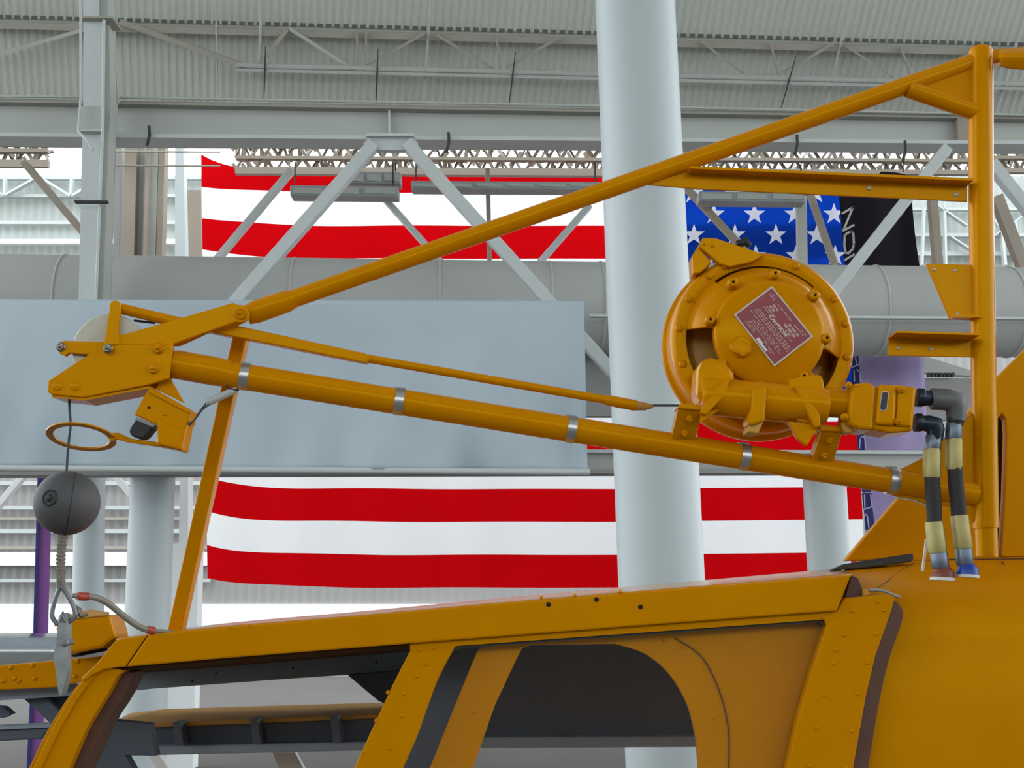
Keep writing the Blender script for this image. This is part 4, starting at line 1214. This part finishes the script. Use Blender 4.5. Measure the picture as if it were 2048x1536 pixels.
# hex plug on the cover
px, py = zw(648, 815)
def hexn(m):
    ps = [Vector((0.021 * math.cos(a), 0, 0.021 * math.sin(a))) for a in [math.pi / 3 * k + 0.55 for k in range(6)]]
    m.lathe((0, 0, 0), (0, -1, 0), [(0.025, -0.004), (0.025, 0.0015), (0.0001, 0.0015)], 24)
    m.prism(ps, (0, -0.011, 0))
    m.lathe((0, -0.011, 0), (0, -1, 0), [(0.0155, 0), (0.0148, 0.002), (0.0120, 0.002), (0.0115, 0.0005), (0.0001, 0.0005)], 24, smooth=False)
stud('hex_plug', 'hexplug', hexn, 'yellow', cv, P(px, py, 2.549))
# name plate
NPL = [(1544, 572), (1626, 673), (1549, 733), (1468, 629)]
def npt(s, t_, Y):               # s along the text, t_ from the top line (right) to the bottom line (left)
    a = Vector((NPL[0][0] * (1 - s) + NPL[1][0] * s, NPL[0][1] * (1 - s) + NPL[1][1] * s))
    b = Vector((NPL[3][0] * (1 - s) + NPL[2][0] * s, NPL[3][1] * (1 - s) + NPL[2][1] * s))
    q = a * (1 - t_) + b * t_
    return P(q.x, q.y, Y)
def nquad(s0, s1, t0, t1, Y, t, name, material, parent):
    return MB().prism([npt(s0, t0, Y), npt(s1, t0, Y), npt(s1, t1, Y), npt(s0, t1, Y)], (0, t, 0)).build(name, material, parent)
npo = nquad(0, 1, 0, 1, 2.5455, 0.004, 'name_plate', 'plate_edge', cv)
tag(npo, 'maroon name plate with silver edge')
nquad(0.025, 0.975, 0.03, 0.97, 2.5450, 0.002, 'plate_field', 'plate_red', npo)
rnd = random.Random(11)
m = MB()
for t0, segs, h in ((0.09, [(.10, .18), (.80, .92)], .018), (.135, [(.08, .20), (.28, .62), (.68, .90)], .022), (.20, [(.24, .36), (.62, .86)], .05), (.27, [(.22, .34), (.58, .84)], .055), (.345, [(.20, .42), (.66, .80)], .03),
                    (.40, [(.16, .34), (.40, .60), (.70, .86)], .018), (.50, [(.16, .92)], .022), (.545, [(.14, .94)], .022), (.59, [(.12, .95)], .022), (.66, [(.10, .52), (.58, .80)], .016), (.70, [(.30, .86)], .02), (.745, [(.24, .72), (.76, .90)], .02),
                    (.80, [(.22, .66)], .018), (.84, [(.20, .40), (.60, .84)], .02), (.885, [(.18, .44), (.62, .80)], .018)):
    for s0, s1 in segs:
        s = s0
        while s < s1:
            e = min(s1, s + rnd.uniform(.03, .09))
            m.prism([npt(s, t0, 2.5446), npt(e, t0, 2.5446), npt(e, t0 + h, 2.5446), npt(s, t0 + h, 2.5446)], (0, 0.0005, 0))
            s = e + rnd.uniform(.012, .022)
tag(m.build('fine_print', 'plate_ink', npo), kind='stuff')
nquad(.50, .74, .885, .955, 2.5446, 0.0005, 'serial_tab', 'plate_white', npo)


def text_obj(string, s0, s1, t0, t1, Y, material, parent):
    cu = bpy.data.curves.new('lettering', 'FONT')
    cu.body = string
    cu.size = 1.0
    cu.offset = 0.02
    tmp = bpy.data.objects.new('lettering', cu)
    col.objects.link(tmp)
    dg = bpy.context.evaluated_depsgraph_get()
    me = bpy.data.meshes.new_from_object(tmp.evaluated_get(dg))
    col.objects.unlink(tmp)
    bpy.data.objects.remove(tmp)
    xs = [v.co.x for v in me.vertices]
    ys = [v.co.y for v in me.vertices]
    vs = [npt(s0 + (s1 - s0) * (v.co.x - min(xs)) / (max(xs) - min(xs)), t1 + (t0 - t1) * (v.co.y - min(ys)) / (max(ys) - min(ys)), Y) for v in me.vertices]
    fs = [list(p.vertices) for p in me.polygons]
    m = MB()
    m.add(vs, fs)
    bpy.data.meshes.remove(me)
    return m.build('lettering', material, parent)


text_obj('CAUTION', .34, .74, .385, .455, 2.5442, 'plate_white', npo)
# top bracket with dark fitting
tb = plate('top_bracket', [(1396, 492), (1406, 475), (1432, 476), (1499, 498), (1530, 510), (1505, 524), (1460, 534), (1440, 528)], 'yellow', wn, Y=2.612, t=0.02, bevel=0.003)
plate('bracket_fold', [(1396, 492), (1384, 512), (1386, 548), (1402, 545), (1424, 524)], 'yellow', tb, Y=2.618, t=0.05, bevel=0.003)
for x, y in ((410, 150), (465, 165)):
    stud('rivet', 'rv5y', rivet_maker(0.005), 'yellow', tb, P(*zw(x, y), 2.612))
rod('bleed_fitting', [(1472, 488), (1484, 486), (1490, 482), (1500, 492)], [6, 8, 9, 6], 'boot', tb, Y=2.62, seg=10)
# worm gear case across the lower front
gc = rod('gear_case', [(1402, 792), (1412, 792), (1560, 806), (1640, 812), (1652, 813)], [30, 38, 38, 38, 34], 'yellow', wn, Y=2.515, seg=36)
plate('case_end', [(1394, 742), (1401, 720), (1424, 713), (1450, 722), (1472, 744), (1466, 790), (1452, 808), (1412, 812), (1392, 790)], 'yellow', wn, Y=2.50, t=0.09, bevel=0.014)
plate('case_end', smooth_path([(1578, 758), (1610, 752), (1640, 750), (1648, 770), (1648, 830), (1636, 846), (1596, 842), (1580, 812), (1578, 758)], 4), 'yellow', wn, Y=2.495, t=0.09, bevel=0.014)
plate('case_rib', [(1505, 776), (1532, 772), (1534, 786), (1530, 842), (1500, 852), (1494, 840), (1502, 818)], 'yellow', wn, Y=2.468, t=0.06, bevel=0.005)
plate('case_rib', [(1500, 848), (1528, 842), (1516, 868), (1494, 864)], 'yellow_old', wn, Y=2.48, t=0.06, bevel=0.004)
plate('front_flange', smooth_path([(1440, 748), (1500, 772), (1560, 772), (1610, 752), (1606, 764), (1560, 784), (1500, 784), (1444, 762), (1440, 748)], 4), 'yellow', wn, Y=2.545, t=0.03, bevel=0.004)
# feet standing on the boom
for pad, face, strap, gus in ((
        [(1362, 806), (1409, 810), (1405, 822), (1354, 816)], [(1356, 816), (1403, 822), (1392, 880), (1386, 892), (1340, 888)], [(1446, 760), (1462, 752), (1452, 790), (1412, 830), (1400, 826), (1406, 812)], [(1402, 824), (1446, 816), (1400, 846)]), (
        [(1638, 848), (1680, 852), (1690, 864), (1640, 862)], [(1642, 862), (1684, 866), (1668, 922), (1656, 936), (1622, 930)], [(1588, 772), (1606, 776), (1640, 830), (1642, 852), (1630, 856)], [(1576, 842), (1640, 850), (1614, 892), (1594, 876)])):
    dys = (-0.070, -0.070, -0.022, -0.014, -0.018)
    fo = MB().prism([Hp(x, y, k) for (x, y), k in zip(face, dys)], (0, 0.045, 0)).build('mounting_foot', 'yellow', wn, bevel=0.002)
    plate('foot_pad', pad, 'yellow', fo, dy=-0.076, t=0.06, bevel=0.003)
    plate('foot_gusset', gus, 'yellow', fo, Y=2.49, t=0.015, bevel=0.002)
    plate('foot_strap', strap, 'yellow', fo, Y=2.475, t=0.05, bevel=0.003)
    cxx = sum(p[0] for p in face) / 5
    for dx, dyy, k in ((4, -22, -0.060), (-6, 8, -0.036)):
        stud('bolt', 'hxf', hexbolt_maker(0.0065, 0.005), 'yellow', fo, Hp(cxx + dx, sum(p[1] for p in face) / 5 + dyy, k - 0.002), (0.7, 0, 0))
# hydraulic motor
rod('motor_neck', [(1640, 804), (1704, 808)], [30, 29], 'yellow', wn, Y=2.525, seg=32)
mf = plate('motor_flange', [(1704, 768), (1738, 764), (1748, 770), (1752, 776), (1746, 860), (1722, 858), (1698, 850), (1696, 840)], 'yellow', wn, Y=2.48, t=0.09, bevel=0.006)
mb = plate('motor_body', [(1745, 776), (1764, 768), (1806, 770), (1834, 774), (1826, 862), (1780, 866), (1742, 858)], 'yellow', wn, Y=2.487, t=0.085, bevel=0.006)
plate('motor_cover', [(1758, 768), (1794, 770), (1790, 852), (1752, 848)], 'yellow', mb, Y=2.476, t=0.06, bevel=0.006)
plate('motor_web', [(1796, 778), (1830, 778), (1824, 854), (1792, 852)], 'yellow', mb, Y=2.481, t=0.06, bevel=0.004)
plate('motor_plate', [(1766, 782), (1776, 783), (1778, 788), (1774, 818), (1768, 823), (1760, 820), (1759, 815), (1763, 786)], 'plate_edge', mb, Y=2.4745, t=0.002, bevel=0)
plate('plate_field', [(1767, 784), (1775, 785), (1776, 789), (1773, 817), (1767, 821), (1762, 818.5), (1761, 814), (1764.5, 787)], 'black', mb, Y=2.4735, t=0.002, bevel=0)
plate('motor_foot', [(1684, 842), (1708, 850), (1706, 866), (1692, 866), (1684, 858)], 'yellow_old', wn, Y=2.50, t=0.04, bevel=0.004)
for x, y in ((1697, 771), (1689, 834), (1803, 779), (1796, 843)):
    stud('bolt', 'hxf', hexbolt_maker(0.0065, 0.005), 'yellow', mf if x < 1750 else mb, P(x, y, 2.478))

# ================================================================== HYDRAULIC HOSES
def hexrod(name, p0, p1, r, material, parent, Y):
    q0, q1 = P(*p0, Y), P(*p1, Y)
    return MB().tube([q0, q0 + (q1 - q0) * .08, q0 + (q1 - q0) * .92, q1], [r * M(*p0, Y) * k for k in (.93, 1, 1, .93)], 6).build(name, material, parent)
HYD = 2.52
ha = thing('hydraulic_hose', P(1885, 1160, HYD + .1), 'left black hydraulic hose with blue black elbow and rust red base fitting', 'hose', 'hydraulic hoses of the winch')
hexrod('port_nut', (1829, 845), (1843, 846), 20, 'blue_steel', ha, HYD)
rod('elbow', [(1840, 846), (1856, 847), (1868, 850), (1871, 860), (1870, 880)], [15, 17, 20, 18, 15], 'blue_steel', ha, Y=HYD, seg=20)
hexrod('swivel_nut', (1868, 872), (1865, 901), 17, 'nut', ha, HYD)
hexrod('ferrule', (1864, 898), (1864, 956), 18.5, 'brass', ha, HYD)
rod('hose', smooth_path([(1864, 950), (1866, 985), (1868, 1020), (1869, 1048)]), 15, 'hose', ha, Y=HYD, seg=24)
hexrod('ferrule', (1868, 1044), (1876, 1106), 19.5, 'brass', ha, HYD)
hexrod('swivel_nut', (1877, 1104), (1881, 1136), 18, 'nut', ha, HYD)
rod('base_fitting', [(1881, 1134), (1883, 1140), (1885, 1146), (1885, 1156)], [14, 18, 23, 23], 'rust_cap', ha, Y=HYD, seg=24)
rod('sealant_ring', [(1885, 1155), (1885, 1161)], [24, 25], 'white_seal', ha, Y=HYD, seg=24)
hb = thing('hydraulic_hose', P(1934, 1155, HYD + .1), 'right black hydraulic hose with big grey elbow and blue base fitting', 'hose', 'hydraulic hoses of the winch')
hexrod('port_nut', (1832, 795), (1848, 796), 20, 'blue_steel', hb, HYD)
rod('port_collar', [(1846, 796), (1866, 796)], [17, 14], 'blue_steel', hb, Y=HYD, seg=20)
rod('elbow', [(1861, 798), (1864, 798), (1892, 799), (1908, 804), (1913, 818), (1912, 842)], [19, 22, 22, 25, 21, 18], 'cast', hb, Y=HYD, seg=24)
rod('elbow_collar', [(1911, 838), (1910, 850)], [18, 15], 'boot', hb, Y=HYD, seg=20)
hexrod('swivel_nut', (1908, 847), (1907, 880), 17, 'nut', hb, HYD)
hexrod('ferrule', (1908, 877), (1908, 940), 17.5, 'brass', hb, HYD)
rod('hose', smooth_path([(1910, 934), (1912, 970), (1915, 1000), (1918, 1036)]), 15, 'hose', hb, Y=HYD, seg=24)
hexrod('ferrule', (1918, 1031), (1927, 1097), 19, 'brass', hb, HYD)
hexrod('swivel_nut', (1927, 1096), (1930, 1130), 18, 'nut', hb, HYD)
rod('base_fitting', [(1930, 1126), (1932, 1134), (1934, 1140), (1935, 1150)], [14, 18, 22, 22], 'blue_cap', hb, Y=HYD, seg=24)
rod('sealant_ring', [(1935, 1149), (1935, 1155)], [22, 23], 'white_seal', hb, Y=HYD, seg=24)

# ================================================================== HOOK, BALL AND STRAP
hk = thing('hoist_hook', Hp(120, 1391), 'dark grey rubber ball with rope and pale steel hook hanging on the hoist cable', 'hook')
rod('cable', smooth_path([(138, 790), (139, 820), (141, 850), (138, 878), (135, 910), (133, 945)], 5), 2.7, 'cable', hk, seg=10)
bc = Hp(134, 1006)
k_ = M(134, 1006)
AXB = (Hp(100, 996, -0.06) - Hp(134, 1006, 0.0)).normalized()
m = MB()
prof = []
rb = 64 * k_
for i in range(0, 37):
    a = math.pi * i / 36
    rr, hh = rb * math.sin(a), rb * math.cos(a)
    prof.append((max(rr, 0.0002), hh))
m.lathe(bc, AXB, prof, 56)
ball = m.build('rubber_ball', 'rubber', hk)
m = MB()
m.lathe(bc, AXB, [(0.0175, rb * 0.92), (0.0170, rb * 1.0), (0.0140, rb * 1.02), (0.0120, rb * 0.985), (0.0085, rb * 0.985), (0.0075, rb * 1.03), (0.0001, rb * 1.03)], 24)
m.build('ball_plug', 'boot', ball)
AXS = Vector((-0.93, -0.36, 0.09)).normalized()
hs = -0.10
rs0 = rb * math.sqrt(1 - hs * hs)
seamp = [(rs0 * .990, rb * (hs - .016)), (rs0 * 1.008, rb * (hs - .010)), (rs0 * 1.008, rb * (hs + .010)), (rs0 * .990, rb * (hs + .016))]
MB().lathe(bc, AXS, seamp, 56).build('ball_seam', 'boot', ball)
pts, rr = [], []
for i in range(61):
    t_ = i / 60
    pts.append((126 - 3 * t_ - 3 * math.sin(t_ * 3), 1066 + 110 * t_))
    rr.append(8.3 + (1.1 if (i % 4) < 2 else -0.6) * (1 if t_ < .75 else .25) + (0.8 if t_ < .25 else 0))
rod('wrapped_rope', pts, rr, 'rope', hk, seg=16)
rod('steel_link', smooth_path([(121, 1172), (111, 1196), (104, 1226), (108, 1240), (118, 1248), (134, 1246), (148, 1236), (151, 1226), (144, 1206), (130, 1182), (121, 1172)], 5), 4.6, 'ring', hk, seg=12)
hkp = []
m = MB()
hp_ = smooth_path([(118, 1232), (125, 1226), (133, 1232), (135, 1262), (133, 1300), (134, 1340), (128, 1374), (121, 1392), (116, 1380), (111, 1340), (107, 1308), (112, 1288), (115, 1262), (118, 1232)], 4)[:-1]
m.prism([Hp(x, y, -0.012) for x, y in hp_], (0, 0.026, 0))
hkb = m.build('hook_blade', 'hook', hk, bevel=0.006)
plate('hook_latch', [(121, 1284), (135, 1278), (136, 1290), (124, 1294)], 'ring', hkb, dy=-0.02, t=0.04, bevel=0.003)
rod('hook_eye', [(120, 1244), (126, 1230), (133, 1244)], [6, 8, 6], 'ring', hkb, dy=-0.008, seg=12)
rod('shackle_bolt', [(150, 1212), (158, 1220), (162, 1232), (176, 1229)], [3, 6, 5, 3], 'dark_steel', hk, dy=0.01, seg=10)
st = thing('tie_strap', P(303, 1262, 2.60), 'grey sleeved tie cord with two red tape bands from hook to cabin roof', 'cord')
def sp_(x, y, k): return Hp(x, y, 0.02).lerp(P(x, y, 2.62), k)
sp_pts = smooth_path([(146, 1191), (165, 1193), (188, 1194), (215, 1206), (240, 1226), (262, 1243), (284, 1256), (304, 1261), (324, 1262), (346, 1264)], 4)
q = [sp_(x, y, max(0, min(1, (x - 150) / 190))) for x, y in sp_pts]
rs = [(6.5 if 175 < x < 300 else (5 if x < 175 else 4)) * k_ for x, y in sp_pts]
sleeve = MB().tube(q, rs, 16).build('cord_sleeve', 'grommet', st)
for a, b in ((152, 176), (291, 313)):
    seg_ = [(p, w) for (x, y), p, w in zip(sp_pts, q, rs) if a <= x <= b]
    MB().tube([s[0] for s in seg_], 8.2 * k_ , 16).build('red_tape_band', 'redtape', st)
